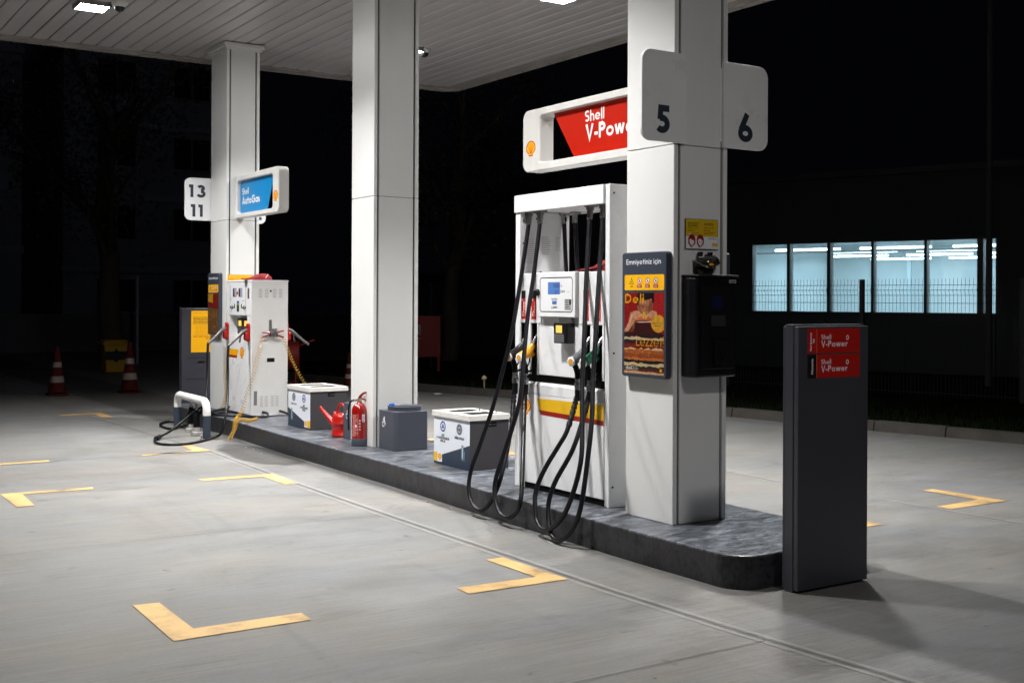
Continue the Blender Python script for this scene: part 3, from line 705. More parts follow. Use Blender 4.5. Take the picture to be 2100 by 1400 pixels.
info_panel(4.79, 6.013, 5.572, 1.106, 1.911, 'tall grey panel with safety icons and a sandwich poster on nearest column')
info_panel(4.905, 14.68, 14.26, 1.14, 1.92, 'tall grey poster panel on the farthest column with brown food picture', simple=True)
# edge-on panel on the far side of the nearest column
t = thing('safety_panel', 'grey panel edge peeping out behind the right side of nearest column', 'notice panel', (5.30,5.8,1.1), 'grey safety poster panels on the columns')
b = mb(DARK2); b.prism([(5.297, 5.58+p, 1.106+q) for p, q in rrect(0, 0, .44, .805, .02, 5)], (1,0,0), .048); b.build('panel', t, bevel=.006)
# yellow notice behind gas dispenser
t = thing('yellow_notice', 'yellow framed notice low on the farthest column above gas dispenser', 'notice', (5.15,14.137,1.7))
f = Flat((4.975,14.139,1.70), **mY); f.rect(0,0,.33,.20,(226,168,24)); f.stroke([(.012,.012),(.318,.012),(.318,.188),(.012,.188)], .002, (150,100,20), True)
for i in range(4): f.ring(.06+.068*i, .145, .018, .018, .004, (170,110,24))
f.build('notice_face', t)

# help-line notice on the nearest column
t = thing('helpline_notice', 'yellow and white help line notice with two headset faces', 'notice', (5.07,5.555,1.93))
b = mb(mat('notice_board_edge', (.05,.03,.03), .5)); b.box(4.930, 5.206, 5.550, 5.559, 1.929, 2.119); b.build('backing', t)
f = Flat((4.932,5.5497,1.931), **mY); W, H = .272, .186
f.rect(0,0,W,H,(236,236,240)); f.rect(0,.078,W,H,(214,178,26))
f.lines(.018,.118,.160,3,.0095,.0045,(70,54,16),1); f.lines(.152,.255,.160,2,.0095,.0045,(70,54,16),2)
f.small('0 800 211 61 46', .016, .126, .0095, (120,64,16), .03); f.small('444 26 62', .018, .110, .0095, (120,64,16), .03)
f.small('0 800 211 61 46', .150, .130, .0095, (120,64,16), .03); f.small('444 1 004', .150, .114, .0095, (120,64,16), .03)
f.lines(.152,.25,.104,2,.010,.004,(130,74,16),4); f.lines(.054,.118,.098,2,.009,.003,(130,100,24),5); f.poly([(.018,.096),(.046,.096),(.032,.084)], (220,210,190))
for i, cx in enumerate((.049,.121)):
    cy = .044
    f.disc(cx, cy+.016, .029, (150,16,18), .030); f.poly([(cx-.031,cy+.02),(cx+.031,cy+.02),(cx+.030,cy-.012),(cx,cy-.036),(cx-.030,cy-.012)], (150,16,18))
    f.poly([(cx-.020,cy+.010),(cx-.012,cy+.018),(cx+.004,cy+.010) if i == 0 else (cx-.004,cy+.022),(cx+.020,cy+.008),(cx+.019,cy-.008),(cx,cy-.029),(cx-.019,cy-.008)], (236,232,236))
    if i: f.disc(cx-.009, cy-.001, .0035, (40,20,24)); f.disc(cx+.010, cy-.001, .0035, (40,20,24))
    f.stroke([(cx-.026,cy-.012),(cx-.014,cy-.030),(cx+.003,cy-.036)], .004, (120,12,14))
f.lines(.182,.262,.068,2,.006,.0022,(80,80,90),7); f.scallop(.232,.028,.022,ribs=False); f.rect(.244,.018,.266,.038,(214,178,26)); f.build('notice_face', t)
# smoked visor dish
GLOSS = mat('smoked_gloss', (.03,.024,.02), .08, coat=.6)
t = thing('smoked_dish', 'glossy smoked half round holder mounted above the black terminal', 'holder', (5.09,5.50,1.80))
prof = [(0,.060),(.070,.056),(.096,.030),(.102,.0),(.092,-.016),(0,-.022)]
b = MB().use(GLOSS); rings_ = []
for k in range(17):
    a = math.pi*(1+k/16); r_ = 1.0
    rings_.append([(5.098+q*.98*math.cos(a), 5.557+q*.95*math.sin(a), 1.832+z_*.9 + .010*math.cos(a)) for q, z_ in prof])
b.rings(rings_, cap=True); b.build('dish_body', t)
for x_ in (5.035,5.118): mb(BLACK).obox((x_,5.53,1.895), (.007,0,0), (0,.018,0), (.002,0,.015)).build('clip', t)
b = mb(STEEL); b.tube(arc3 := [(5.00,5.555,1.86),(4.995,5.50,1.84),(5.01,5.46,1.815),(5.03,5.45,1.81)], .004, 8); b.build('rim_wire', t)
f = Flat((5.045,5.4555,1.822), **mY); f.rect(0,0,.036,.014,(240,170,20)); f.build('sticker', t)
b = mb(mat('smoke_tray', (.05,.04,.033), .25)); b.rings([[(5.085+q*math.cos(a_), 5.557-abs(q*.5*math.sin(a_)), 1.805+z_) for a_ in [math.pi*k/12 for k in range(13)]] for q, z_ in ((.085,.0),(.085,-.02),(.06,-.06),(.05,-.066))], cap=True); b.build('lower_tray', t)
# black payment terminal
t = thing('payment_terminal', 'big black payment terminal box mounted on the nearest column', 'terminal', (5.08,5.5,1.12))
b = mb(mat('terminal_black', (.005,.005,.007), .32, spec=.4, rvar=.08, vscale=6)); b.prism([(x_, y_, 1.119) for x_, y_ in ((4.902,5.558),(4.902,5.485),(4.925,5.437),(5.262,5.437),(5.262,5.558))], (0,0,1), .63); b.build('terminal_body', t, bevel=.012)
b = mb(BLACK); b.prism([(x_, y_, 1.7495) for x_, y_ in ((4.902,5.559),(4.902,5.475),(4.928,5.425),(5.275,5.425),(5.275,5.559))], (0,0,1), .014); b.build('top_hood', t, bevel=.005)
b = mb(BLACK); b.box(4.955,5.24,5.425,5.4365,1.17,1.70,.004); b.build('front_door', t)
b = mb(mat('dark_screen', (.008,.012,.035), .1, emit=(.01,.02,.08), es=.02)); b.box(5.04,5.13,5.4225,5.4248,1.55,1.63); b.build('screen', t)
b = mb(mat('keypad_dark', (.03,.03,.032), .3)); b.box(5.03,5.15,5.418,5.4248,1.44,1.51); b.build('card_slot', t)
b = mb(BLACKM); b.box(5.05,5.15,5.40,5.4248,1.20,1.36,.01); b.tube([(5.065,5.405,1.35),(5.085,5.395,1.30),(5.11,5.395,1.25),(5.12,5.40,1.22)], .008, 8); b.build('receipt_cover', t)
f = Flat((5.185,5.4248,1.712), **mY); f.rect(0,0,.062,.022,(150,150,156)); f.small('AAA', .012, .006, .009, (40,40,44), .05); f.rect(.038,.005,.052,.016,(70,72,80)); f.build('sticker', t)

# ================================================================== DARK PILLARS
def pillar(x0, x1, y0, y1, label, z1=1.465):
    t = thing('grade_pillar', label, 'pillar', ((x0+x1)/2, y0, 0), 'dark grey pillars at the ends of the island')
    b = mb(DARK); b.box(x0+.003, x1-.003, y0, y0+.034, .012, z1-.004, .004); b.box(x0, x1, y0+.036, y1-.018, .0, z1, .003); b.box(x0+.003, x1-.003, y1-.016, y1, .012, z1-.004, .003); b.build('pillar_body', t)
    b = mb(DARK); b.box(x0-.002, x1+.002, y0+.04, y1-.022, z1+.0005, z1+.006, .002); b.build('top_cap', t)
    return t
t = pillar(4.785, 5.358, 4.465, 4.58, 'tall dark grey pillar with two red grade plates at the near end')
REDPL = (172,22,12)
for k, (z0, lab, lc) in enumerate(((1.313, 'Kurşunsuz', REDPL), (1.175, 'Motorin', (16,16,18)))):
    f = Flat((4.857,4.4648,z0), **mY); x0, W, H = 0, .426, (.136, .130)[k]
    f.rect(0,0,.072,H,lc); f.rect(.074,0,W,H,REDPL); f.poly([(.0715,0),(.0745,0),(.0745,H),(.0715,H)], (226,120,90))
    wc = (226,206,214)
    if k == 0: f.small('Kurşunsuz', .032, .013, .0150, wc, .05, rot=90, sx=1.12); f.small('95', .056, .056, .0150, wc, .05, rot=90, sx=1.2)
    else: f.small('Motorin', .045, .022, .0165, wc, .05, rot=90, sx=1.15)
    f.text('Shell', .108, .076, .027, wc, .17, .06, fit=.081); f.text('V-Power', .108, .034, .035, wc, .2, .05, fit=.215)
    f.ring(.322, .084, .009, .011, .006, wc); f.build('grade_plate', t)
t = pillar(4.86, 5.43, 15.62, 15.735, 'dark grey pillar with yellow notice behind the farthest column')
f = Flat((4.99,15.6195,.865), **mY); f.rect(0,0,.40,.565,(252,184,12)); f.stroke([(.02,.235),(.38,.235)], .003, (196,130,20))
f.lines(.03,.36,.535,1,.02,.006,(190,110,20),1); f.lines(.03,.37,.47,5,.02,.008,(60,50,30),2); f.lines(.05,.37,.365,8,.018,.004,(206,130,20),3)
f.lines(.03,.38,.208,1,.02,.010,(190,70,20),5); f.small('444 26 62', .20, .18, .018, (180,60,20), .05); f.lines(.22,.38,.15,4,.02,.006,(206,130,20),6)
f.build('notice_face', t)
b = mb(BLACK); b.box(5.09,5.18,15.606,15.6195,.735,.75,.002); b.stro = None
b.box(4.93,5.42,15.617,15.6195,.788,.791); b.box(4.93,5.42,15.617,15.6195,.50,.503); b.build('door_handle', t)

# ================================================================== MAIN FUEL DISPENSER
DX0, DX1 = 4.87, 5.33
t = thing('fuel_dispenser', 'tall white fuel dispenser with four black hoses and coloured nozzles', 'fuel dispenser', (5.1,6.85,ITOP))
D = t; z0 = ITOP+.001
b = mb(WHITE2); b.box(DX0-.004, DX1+.004, 6.245, 6.263, z0, 2.392, .003); b.box(DX0+.006, DX1-.006, 6.267, 6.305, z0, 2.392, .003); b.build('side_post', D)
b = mb(WHITE2); b.box(DX0, DX1, 7.352, 7.412, z0, 2.27, .003); b.build('side_post', D)
b = mb(WHITE2)
b.box(DX0-.012, DX0+.02, 6.309, 7.418, 2.262, 2.392, .003); b.box(DX1-.02, DX1+.012, 6.309, 7.418, 2.262, 2.392, .003)
b.box(DX0+.021, DX1-.021, 6.309, 7.418, 2.275, 2.390); b.build('header', D)
for x_, y_, z_ in [(q, 7.351, p) for p in (2.20,2.03,1.86) for q in (4.90,5.285)]+[(5.02,7.351,2.22),(5.06,7.351,1.815),(4.90,6.2445,2.33),(4.905,6.2445,1.24),(4.90,6.2445,.33)]:
    mb(BLACK).lathe((x_, y_, z_), [(.007,-.0),(.007,.004),(0,.005)], 10, (0,-1,0)).build('screw', D)
f = Flat((4.87,7.3515,1.80), **mY)
for (a, b0, n_) in ((.06,.28,14),(.20,.30,11),(.33,.30,9)):
    f.lines(a, a+(.08 if a < .3 else .05), b0-.02, n_-2, .016, .0035, (120,124,130), int(a*100))
f.build('fine_print', D)
# mid housing
b = mb(WHITE2)
RZ0, RZ1 = 1.047, 1.428
recs = [(7.263,7.342),(7.120,7.204),(6.466,6.557),(6.330,6.416)]
b.box(DX0+.11, DX1-.11, 6.309, 7.349, RZ0, 1.798)
for ya, yb in ((7.342,7.349),(7.204,7.263),(7.104,7.120),(6.557,6.600),(6.416,6.466),(6.309,6.330)): b.box(DX0+.002, DX0+.109, ya, yb, RZ0, RZ1)
b.box(DX0, DX0+.109, 7.072, 7.349, RZ1+.001, 1.800, .003); b.box(DX0, DX0+.109, 6.309, 6.598, RZ1+.001, 1.800, .003)
b.box(DX1-.109, DX1, 6.309, 7.349, RZ0, 1.800, .003)
b.build('housing', D)
b = mb(WHITE2); b.box(DX0+.006, DX0+.109, 6.602, 7.102, RZ0+.002, 1.474, .004); b.build('lower_panel', D)
for ya, yb in recs:
    b = mb(BLACKM); b.box(DX0+.098, DX0+.1095, ya+.001, yb-.001, RZ0, RZ1); b.box(DX0+.012, DX0+.098, ya+.001, ya+.004, RZ0, RZ1); b.box(DX0+.012, DX0+.098, yb-.004, yb-.001, RZ0, RZ1)
    b.box(DX0+.012, DX0+.098, ya+.004, yb-.004, RZ0, RZ0+.05); b.box(DX0+.012, DX0+.098, ya+.004, yb-.004, RZ1-.012, RZ1)
    b.build('nozzle_recess', D)
# display head
b = mb(WHITE2); b.box(DX0-.032, DX0+.108, 6.602, 7.068, 1.476, 1.802, .006); b.build('display_head', D)
f = Flat((DX0-.0325, 7.068, 1.476), **mX)
f.stroke(rrect(.035, .04, .435, .285, .022), .007, (26,30,48), True)
f.rect(.135, .165, .285, .253, (84,122,190))
f.small('10000', .282, .211, .032, (30,44,88), .01, 'RIGHT', sx=.8); f.small('22.1', .27, .172, .027, (30,44,88), .01, 'RIGHT', sx=.8)
f.small('₺', .294, .216, .02, (60,66,84)); f.small('Litre', .290, .178, .023, (40,46,64), .02, sx=.9); f.lines(.375,.405,.182,1,.01,.003,(120,120,130))
f.small('Litre Fiyatı', .215, .126, .014, (50,56,74), .02, 'CENTER', sx=.9); f.rect(.19, .093, .245, .118, (84,122,190)); f.small('45.3', .24, .098, .014, (44,62,108), 0, 'RIGHT')
f.ring(.188, .070, .007, .008, .003, (50,54,70)); f.lines(.202,.255,.073,2,.008,.005,(70,74,90),8)
f.rect(.345, .055, .422, .130, (48,50,54))
for i in range(3):
    for j in range(4): f.poly([(p, q) for p, q in rrect(.350+i*.0175, .059+j*.0175, .363+i*.0175, .072+j*.0175, .002, 2)], (176,178,180), keep=True)
f.k += 1; f.poly([(.403,.059),(.419,.059),(.419,.09),(.403,.09)], (186,188,190)); f.poly([(.403,.094),(.419,.094),(.419,.124),(.403,.124)], (22,22,24))
f.build('display_face', D)
b = mb(BLACK); b.lathe((DX0-.0325, 7.062, 1.655), [(.026,0),(.026,.008),(.022,.015),(0,.016)], 20, (-1,0,0)); b.build('lock_knob', D)
b = mb(STEELD); b.box(DX0-.028, DX0+.0, 6.655, 6.80, 1.440, 1.4755); b.build('terminal_bracket', D)
CT = mb(BLACK); CT.box(4.805, 4.872, 6.650, 6.815, 1.292, 1.438, .006); ct = CT.build('card_terminal', D)
glowY = glow('amber_screen', (255,206,96), 1.25)
f = Flat((4.8045, 6.815, 1.292), **mX); f.rect(.03, .075, .105, .128, glowY); f.build('screen', ct)
f = Flat((4.8045, 6.815, 1.292), **mX); f.rect(.006, .010, .128, .066, (120,120,122))
for i in range(9):
    for j in range(4): f.poly([(.011+i*.0128,.014+j*.0125),(.021+i*.0128,.014+j*.0125),(.021+i*.0128,.0235+j*.0125),(.011+i*.0128,.0235+j*.0125)], (64,64,68), keep=True)
f.build('keypad', ct)
f = Flat((DX0-.0003, 7.349, 0), **mX)
def grade_strip(ya, yb, blacktop, txt=True):
    f = Flat((DX0-.0004, yb, 1.455), **mX); W = yb-ya
    top = .215
    f.rect(0, 0, W, top, (196,22,18))
    if blacktop: f.rect(0, top-.058, W, top, (14,14,16)); f.stroke([(W/2,top-.048),(W/2,top-.012)], .006, (70,72,76))
    f2 = Flat((DX0-.0010, yb, 1.455), u=(0,0,1), v=(0,1,0)); f2.n = Vector((-1,0,0))
    f2.text('Shell', .022, -.020, .013, (240,236,232), .17, .06); f2.text('V-Power', .022, -W*.78, .026 if W > .05 else .022, (240,236,232), .19, .05)
    f2.ring(.145, -.016, .006, .006, .004, (240,236,232))
    f.build('grade_label', D); f2.build('grade_lettering', D)
grade_strip(7.273, 7.330, True); grade_strip(7.128, 7.194, True); grade_strip(6.482, 6.548, False); grade_strip(6.345, 6.395, False)
f = Flat((DX0-.0004, 7.349, 1.69), **mX)
for x_ in (.02,.155): f.lines(x_, x_+.045, .08, 7, .011, .003, (150,156,166), int(x_*99)); f.ring(x_+.022, .062, .007, .007, .003, (60,64,74))
f.build('fine_print', D)
# dark gap and lower cabinet
b = mb(BLACKM); b.box(DX0+.03, DX1-.03, 6.32, 7.34, .99, RZ0-.001); b.build('gap_tray', D)
b = mb(WHITE2); b.box(DX0+.001, DX1-.001, 6.309, 7.287, .236, .90, .004)
b.prism([(x_, 6.309, z_) for x_, z_ in ((DX0+.001,.903),(DX0+.001,.972),(DX0+.018,.99),(DX1-.018,.99),(DX1-.001,.972),(DX1-.001,.903))], (0,1,0), .978)
b.build('lower_cabinet', D)
b = mb(mat('pale_grey_paint', (.58,.585,.59), .35)); b.box(DX0+.012, DX1-.012, 7.290, 7.350, z0, .985); b.build('corner_post', D)
b = mb(BLACKM); b.box(DX0+.012, DX1-.012, 6.32, 7.288, z0, .235); b.build('plinth', D)
f = Flat((DX0+.0005, 7.287, .236), **mX)
f.poly([(.165,.636),(.978,.648),(.978,.520),(.218,.528),(.205,.53)], (232,182,28)); f.poly([(.192,.562),(.218,.522),(.23,.518),(.978,.506),(.978,.542),(.22,.552)], (150,22,10))
f.poly([(.165,.636),(.978,.648),(.978,.540),(.20,.556)], (232,182,28))
f.build('stripe_band', D)
f = Flat((DX0+.0003, 7.349, .236), **mX); f.scallop(.085, .565, .12); f.build('scallop_emblem', D)
# hoses and nozzles
H = [
 ([(4.94,7.335,2.20),(4.86,7.312,1.802),(4.757,7.285,1.362),(4.692,7.309,1.071),(4.622,7.346,.78),(4.556,7.402,.523),(4.508,7.448,.339),(4.47,7.426,.199),(4.456,7.361,.101),(4.45,7.253,.064),(4.47,7.178,.092),(4.5,7.1,.206),(4.57,7.106,.376),(4.7,7.204,.643),(4.785,7.297,.867)], 7.302, (20,20,23)),
 ([(4.94,7.185,2.20),(4.86,7.148,1.799),(4.783,7.115,1.474),(4.708,7.052,1.155),(4.641,7.0,.877),(4.584,7.014,.668),(4.527,7.053,.457),(4.484,7.076,.299),(4.461,7.045,.183),(4.447,6.964,.091),(4.442,6.854,.071),(4.46,6.781,.108),(4.48,6.739,.212),(4.58,6.866,.44),(4.74,7.09,.759),(4.79,7.159,.877)], 7.162, (238,164,20)),
 ([(4.94,6.566,2.20),(4.86,6.496,1.788),(4.74,6.36,1.319),(4.668,6.283,1.028),(4.6,6.189,.801),(4.519,6.094,.544),(4.456,6.129,.281),(4.437,6.238,.132),(4.435,6.381,.066),(4.45,6.495,.105),(4.48,6.564,.23),(4.52,6.582,.345),(4.57,6.544,.476),(4.62,6.488,.599),(4.68,6.47,.705),(4.775,6.509,.881)], 6.512, (98,100,104)),
 ([(4.94,6.414,2.20),(4.86,6.351,1.786),(4.74,6.234,1.323),(4.676,6.174,1.067),(4.609,6.094,.838),(4.54,6.038,.618),(4.452,6.001,.272),(4.429,6.08,.105),(4.42,6.186,.034),(4.44,6.314,.051),(4.48,6.407,.198),(4.53,6.405,.364),(4.63,6.338,.589),(4.74,6.361,.808),(4.79,6.384,.917)], 6.373, (0,104,72)),
]
for i, (pts, ny, nc) in enumerate(H):
    top = pts[0]; hx, hy = top[0], top[1]
    rr = .0165
    end = (4.800, ny, .955)
    P = smooth_path([(hx, hy, 2.262), (hx, hy, 2.235)]+pts+[end], 5)
    hb = mb(RUBBER); hb.tube(P, rr, 12)
    for k in range(7): q = P[-4-k]; hb.tube([q, q+(P[-3-k]-q)*.6], rr*1.28, 12)
    ho = hb.build('hose', D)
    c = mb(STEELD); c.cyl((hx,hy,2.262),(hx,hy,2.235),.030); c.cyl((hx,hy,2.234),(hx-.004,hy,2.17),.021); c.cyl((hx,hy,2.226),(hx,hy,2.206),.025,seg=6); c.box(hx-.03,hx+.045,hy-.028,hy+.028,2.256,2.2745); c.build('swivel_joint', ho)
    # coupling below nozzle
    c = mb(STEEL); c.cyl((4.800,ny,1.055),(4.800,ny,1.022),.020); c.cyl((4.80,ny,1.02),(4.80,ny,.985),.024); c.cyl((4.80,ny,.984),(4.80,ny,.975),.021); c.build('coupling', ho)
    c = mb(BLACKM); c.cyl((4.80,ny,.974),(4.80,ny,.90),.0215,.019); c.build('strain_relief', ho)
    nz = mb(flatcol(nc, .3)); body = smooth_path([(4.750,ny,1.176),(4.788,ny,1.196),(4.825,ny,1.222),(4.852,ny,1.252),(4.862,ny,1.272)], 4)
    nz.tube(body, [(.036+(.020-.036)*(k/(len(body)-1))**1.4)*(1.0 if k else .86) for k in range(len(body))], 16)
    nz.prism([(4.80,ny-.012,1.165),(4.865,ny-.012,1.180),(4.88,ny-.012,1.20),(4.85,ny-.012,1.23),(4.79,ny-.012,1.215)], (0,1,0), .024)
    no = nz.build('nozzle', D, bevel=.004)
    if nc != (20,20,23): no['label'] = {(238,164,20): 'yellow nozzle', (98,100,104): 'grey nozzle', (0,104,72): 'green nozzle'}[nc]
    else: no['label'] = 'black nozzle'
    s_ = mb(STEEL); s_.tube(smooth_path([(4.862,ny,1.27),(4.878,ny,1.300),(4.898,ny,1.330),(4.922,ny,1.352)], 4), .0125, 12); s_.build('spout', no)
    s_ = mb(BLACKM); s_.tube(smooth_path([(4.765,ny,1.165),(4.785,ny,1.13),(4.797,ny,1.09),(4.80,ny,1.056)], 4), .021, 12)
    s_.tube(smooth_path([(4.80,ny,1.07),(4.85,ny,1.075),(4.885,ny,1.11),(4.885,ny,1.175)], 4), .008, 8); s_.tube(smooth_path([(4.835,ny,1.18),(4.832,ny,1.14),(4.812,ny,1.105)], 4), .006, 8); s_.build('handle', no)
    ax = Vector((-.82,-.0,-.5)).normalized(); ax = Vector((-1,-.15,-.1)).normalized()
    uu = Vector((0,-1,0)); uu = (uu-ax*uu.dot(ax)).normalized(); vv = ax.cross(uu)*-1
    s_ = mb(flatcol((236,236,238))); s_.lathe(Vector((4.742,ny,1.174)), [(.033,-.006),(.033,.004),(.030,.006),(0,.006)], 24, ax); s_.build('badge', no)
    fl = Flat(Vector((4.742,ny,1.174))+ax*.0062, uu, Vector((0,0,1))); fl.u = (uu); fl.v = uu.cross(ax)*-1
    if fl.v.z < 0: fl.v = -fl.v
    fl.n = ax; fl.scallop(0, 0, .040, outline=(228,120,20), fill=(248,176,20), ribs=False); fl.build('scallop_emblem', no)
# hoses of the other side
for i, hy in enumerate((7.33,7.185,6.56,6.41)):
    hb = mb(RUBBER); hb.tube(smooth_path([(5.26,hy,2.262),(5.265,hy,2.20),(5.29,hy-.01,1.75),(5.37,hy-.04,1.2),(5.56,hy-.1,.6),(5.70,hy-.02,.15),(5.66,hy+.12,.12),(5.50,hy+.10,.55),(5.40,hy,.95)], 6), .0165, 12); ho = hb.build('hose', D)
    c = mb(STEELD if i else STEEL); c.cyl((5.26,hy,2.262),(5.262,hy,2.19),.021); c.box(5.23,5.30,hy-.028,hy+.028,2.256,2.2745); c.build('swivel_joint', ho)
# red cloth cap on shelf
def cloth(name, loc, s, label, peak=True):
    t = thing(name, label, 'cloth cap', loc, 'dusty red cloth caps left on the dispensers')
    m = mat('red_cloth', S(136,50,54), .95, spec=.1, var=.45, vscale=24, bump=.6, bscale=50)
    NR, NSG = 10, 30; rg = random.Random(int(s*100)); L0 = Vector(loc); ph = [rg.random()*6 for _ in range(6)]
    def surf(a, th):
        w_ = 1+.06*math.sin(3*a+ph[0])+.05*math.sin(5*a+ph[1]+th*2)+.03*math.sin(9*a+ph[4])
        zz = math.sin(th)**.75*.074*s*(1+.16*math.sin(2*a+ph[2])*math.cos(th)+.10*math.sin(4*a+ph[3])*math.cos(th)) 
        return L0+Vector((math.cos(a)*math.cos(th)*.135*s*w_+.03*s, math.sin(a)*math.cos(th)*.09*s*w_, .002+zz+.012*s*math.cos(a)*math.sin(2*th)))
    b = mb(m); b.rings([[surf(2*math.pi*k/NSG, (math.pi/2)*i/NR*.97) for k in range(NSG)] for i in range(NR+1)], cap=True); b.build('crown', t)
    b = mb(m); rr_ = []
    for q in (0, .35, .7, 1.0):
        up_ = [L0+Vector((-.08*s-.12*s*q, p*.07*s*(1-.45*q*q), .006+.030*s*(1-q)*(1-p*p)+.008*q)) for p in [-1+2*k/8 for k in range(9)]]
        rr_.append(up_+[v-Vector((0,0,.006)) for v in reversed(up_)])
    b.rings(rr_, cap=True); b.build('peak', t)
    b = mb(mat('pale_trim', S(206,176,170), .8)); b.tube([surf(R(-75+150*k/18), R(12+40*math.sin(math.pi*k/18)))+Vector((.001,0,.001)) for k in range(19)], .0045*s, 6); b.build('piping', t)
cloth('cloth_cap', (5.13,6.575,1.802), 1.3, 'red cloth cap lying on the fuel dispenser shelf behind the hoses')
cloth('cloth_cap', (5.10,13.42,1.822), 1.0, 'red cloth cap with pale edge lying on top of gas dispenser')

# ================================================================== GAS DISPENSER
GX0, GX1, GY0, GY1 = 4.955, 5.415, 13.25, 14.10
t = thing('gas_dispenser', 'lower white gas dispenser with red nozzle holders and earthing clamp', 'fuel dispenser', (5.18,13.67,ITOP)); Gd = t
b = mb(WHITE2); b.box(GX0+.10, GX1-.001, GY0+.003, GY1, z0+.01, 1.80)
b.box(GX0, GX0+.099, GY0+.003, GY1, 1.396, 1.80, .004); b.box(GX0, GX0+.099, GY0+.003, GY1, z0+.025, 1.160, .004)
b.box(GX0, GX0+.099, GY0+.003, 13.385, 1.161, 1.395); b.box(GX0, GX0+.099, 13.995, GY1, 1.161, 1.395); b.build('housing', t)
b = mb(mat('dispenser_side_paint', (.80,.79,.775), .36, var=.06, vscale=3)); b.prism([(p, GY0-.0005, q) for p, q in rrect(GX0+.004, z0+.012, GX1, 1.806, (.004,.004,.02,.004), 4)], (0,1,0), .003); b.build('side_panel', t)
b = mb(WHITE2); b.prism([(p, GY0-.006, q) for p, q in rrect(GX0-.004, 1.801, GX1+.006, 1.822, .008, 3)], (0,1,0), .86); b.build('top_cover', t)
b = mb(mat('slot_shadow', (.34,.33,.32), .6))
for zz in [1.71-.0185*i for i in range(6)]:
    for xx in (5.045,5.122,5.222,5.298): b.box(xx, xx+.044, GY0-.0025, GY0-.0008, zz-.0028, zz+.0028)
for zz in [.43-.0225*i for i in range(6)]:
    for xx in (5.065,5.125,5.205,5.262): b.box(xx, xx+.038, GY0-.0025, GY0-.0008, zz-.003, zz+.003)
b.build('vent_slots', t)
b = mb(STEELD); b.prism([(p, GY0-.0015, q) for p, q in rrect(5.175, 1.145, 5.212, 1.35, (.0,.0,.018,.018), 5)], (0,-1,0), .002); b.build('clamp_rail', t)
b = mb(BLACK); b.box(5.152, 5.247, GY0-.004, GY0-.001, .842, .89); b.lathe((5.196,GY0-.001,1.692), [(.012,0),(.012,.004),(0,.005)], 14, (0,-1,0)); b.build('data_plate', t)
b = mb(mat('grey_plate', (.2,.2,.21), .4)); b.box(4.99,5.03,GY0-.003,GY0-.0008,.33,.50); b.build('hinge_cover', t)
# front graphics
f = Flat((GX0-.0003, GY1, ITOP), **mX)
f.rect(.215,1.43,.34,1.535,(30,32,84))
for i in range(4): f.rect(.27,1.440+.024*i,.325,1.455+.024*i,(210,216,240))
f.build('price_display', t); f = Flat((GX0-.0003, GY1, ITOP), **mX); f.rect(.415,1.43,.54,1.535,(30,32,84))
for i in range(4): f.rect(.475,1.440+.024*i,.53,1.455+.024*i,(210,216,240))
f.build('price_display', t); f = Flat((GX0-.0006, GY1, ITOP), **mX); f.disc(.345,1.478,.03,(226,150,30),.016); f.poly([(.355,1.445),(.40,1.46),(.40,1.515),(.365,1.49)],(226,150,30)); f.disc(.372,1.476,.02,(120,30,36),.014)
f.build('warning_sticker', t); f = Flat((GX0-.0003, GY1, ITOP), **mX); f.rect(.355,1.25,.435,1.38,(28,54,50)); f.rect(.36,1.355,.43,1.378,(20,60,200)); f.rect(.365,1.335,.425,1.352,(200,196,40))
f.build('keypad', t)
for sx in (-1,1):
    cx = .395+sx*.12; f = Flat((GX0-.0003, GY1, ITOP), **mX); f.disc(cx, 1.318,.018,(24,26,32),.030); f.disc(cx+sx*.04,1.30,.04,(24,26,32),.008); f.disc(cx+sx*.09,1.30,.035,(24,26,32),.024); f.disc(cx+sx*.13,1.30,.03,(24,26,32),.014); f.disc(cx+sx*.10,1.305,.014,(210,212,216),.010); f.stroke([(cx+sx*.10,1.285),(cx+sx*.11,1.24)],.008,(24,26,32)); f.build('nozzle_pictogram', t)
f = Flat((GX0-.0003, GY1, ITOP), **mX); f.rect(.54,1.378,.62,1.383,(40,42,48)); f.build('front_graphics', t)
for x_ in (.105,.655):
    f = Flat((GX0-.0003, GY1, ITOP), **mX)
    for k in range(30): f.poly([(x_,1.205+.0125*k+.0),(x_+.018,1.205+.0125*k),(x_+.018,1.211+.0125*k),(x_,1.211+.0125*k)], (40,42,48), keep=True)
    f.build('dotted_seam', t)
f = Flat((GX0-.0003, GY1, ITOP), **mX);  f.rect(.72,1.41,.78,1.535,(84,84,92)); f.k += 1; f.rect(.725,1.412,.775,1.44,(120,40,48))
f.build('side_label', t); f = Flat((GX0-.0003, GY1, ITOP), **mX)
f.poly([(0,.79),(.44,.79),(.37,.70),(0,.70)], (244,176,18)); f.poly([(0,.715),(.383,.715),(.36,.685),(0,.685)], (150,22,10))
f.build('stripe_band', t); f = Flat((GX0-.0003, GY1, ITOP), **mX); f.scallop(.54,.752,.135); f.build('scallop_emblem', t)
for q_ in ((.22,.16,.30,.21),(.50,.14,.58,.19)): f = Flat((GX0-.0003, GY1, ITOP), **mX); f.rect(*q_,(214,210,222)); f.build('pale_sticker', t)
b = mb(BLACK); b.box(5.02, 5.052, 13.44, 13.90, 1.165, 1.36, .004); b.build('card_reader', t)
f = Flat((5.0195, 13.90, 1.165), **mX); f.rect(.04,.10,.14,.165,glowY); f.rect(.24,.10,.34,.165,glowY); f.rect(.04,.02,.14,.09,(58,58,62)); f.rect(.24,.02,.34,.09,(58,58,62)); f.build('reader_screens', t)
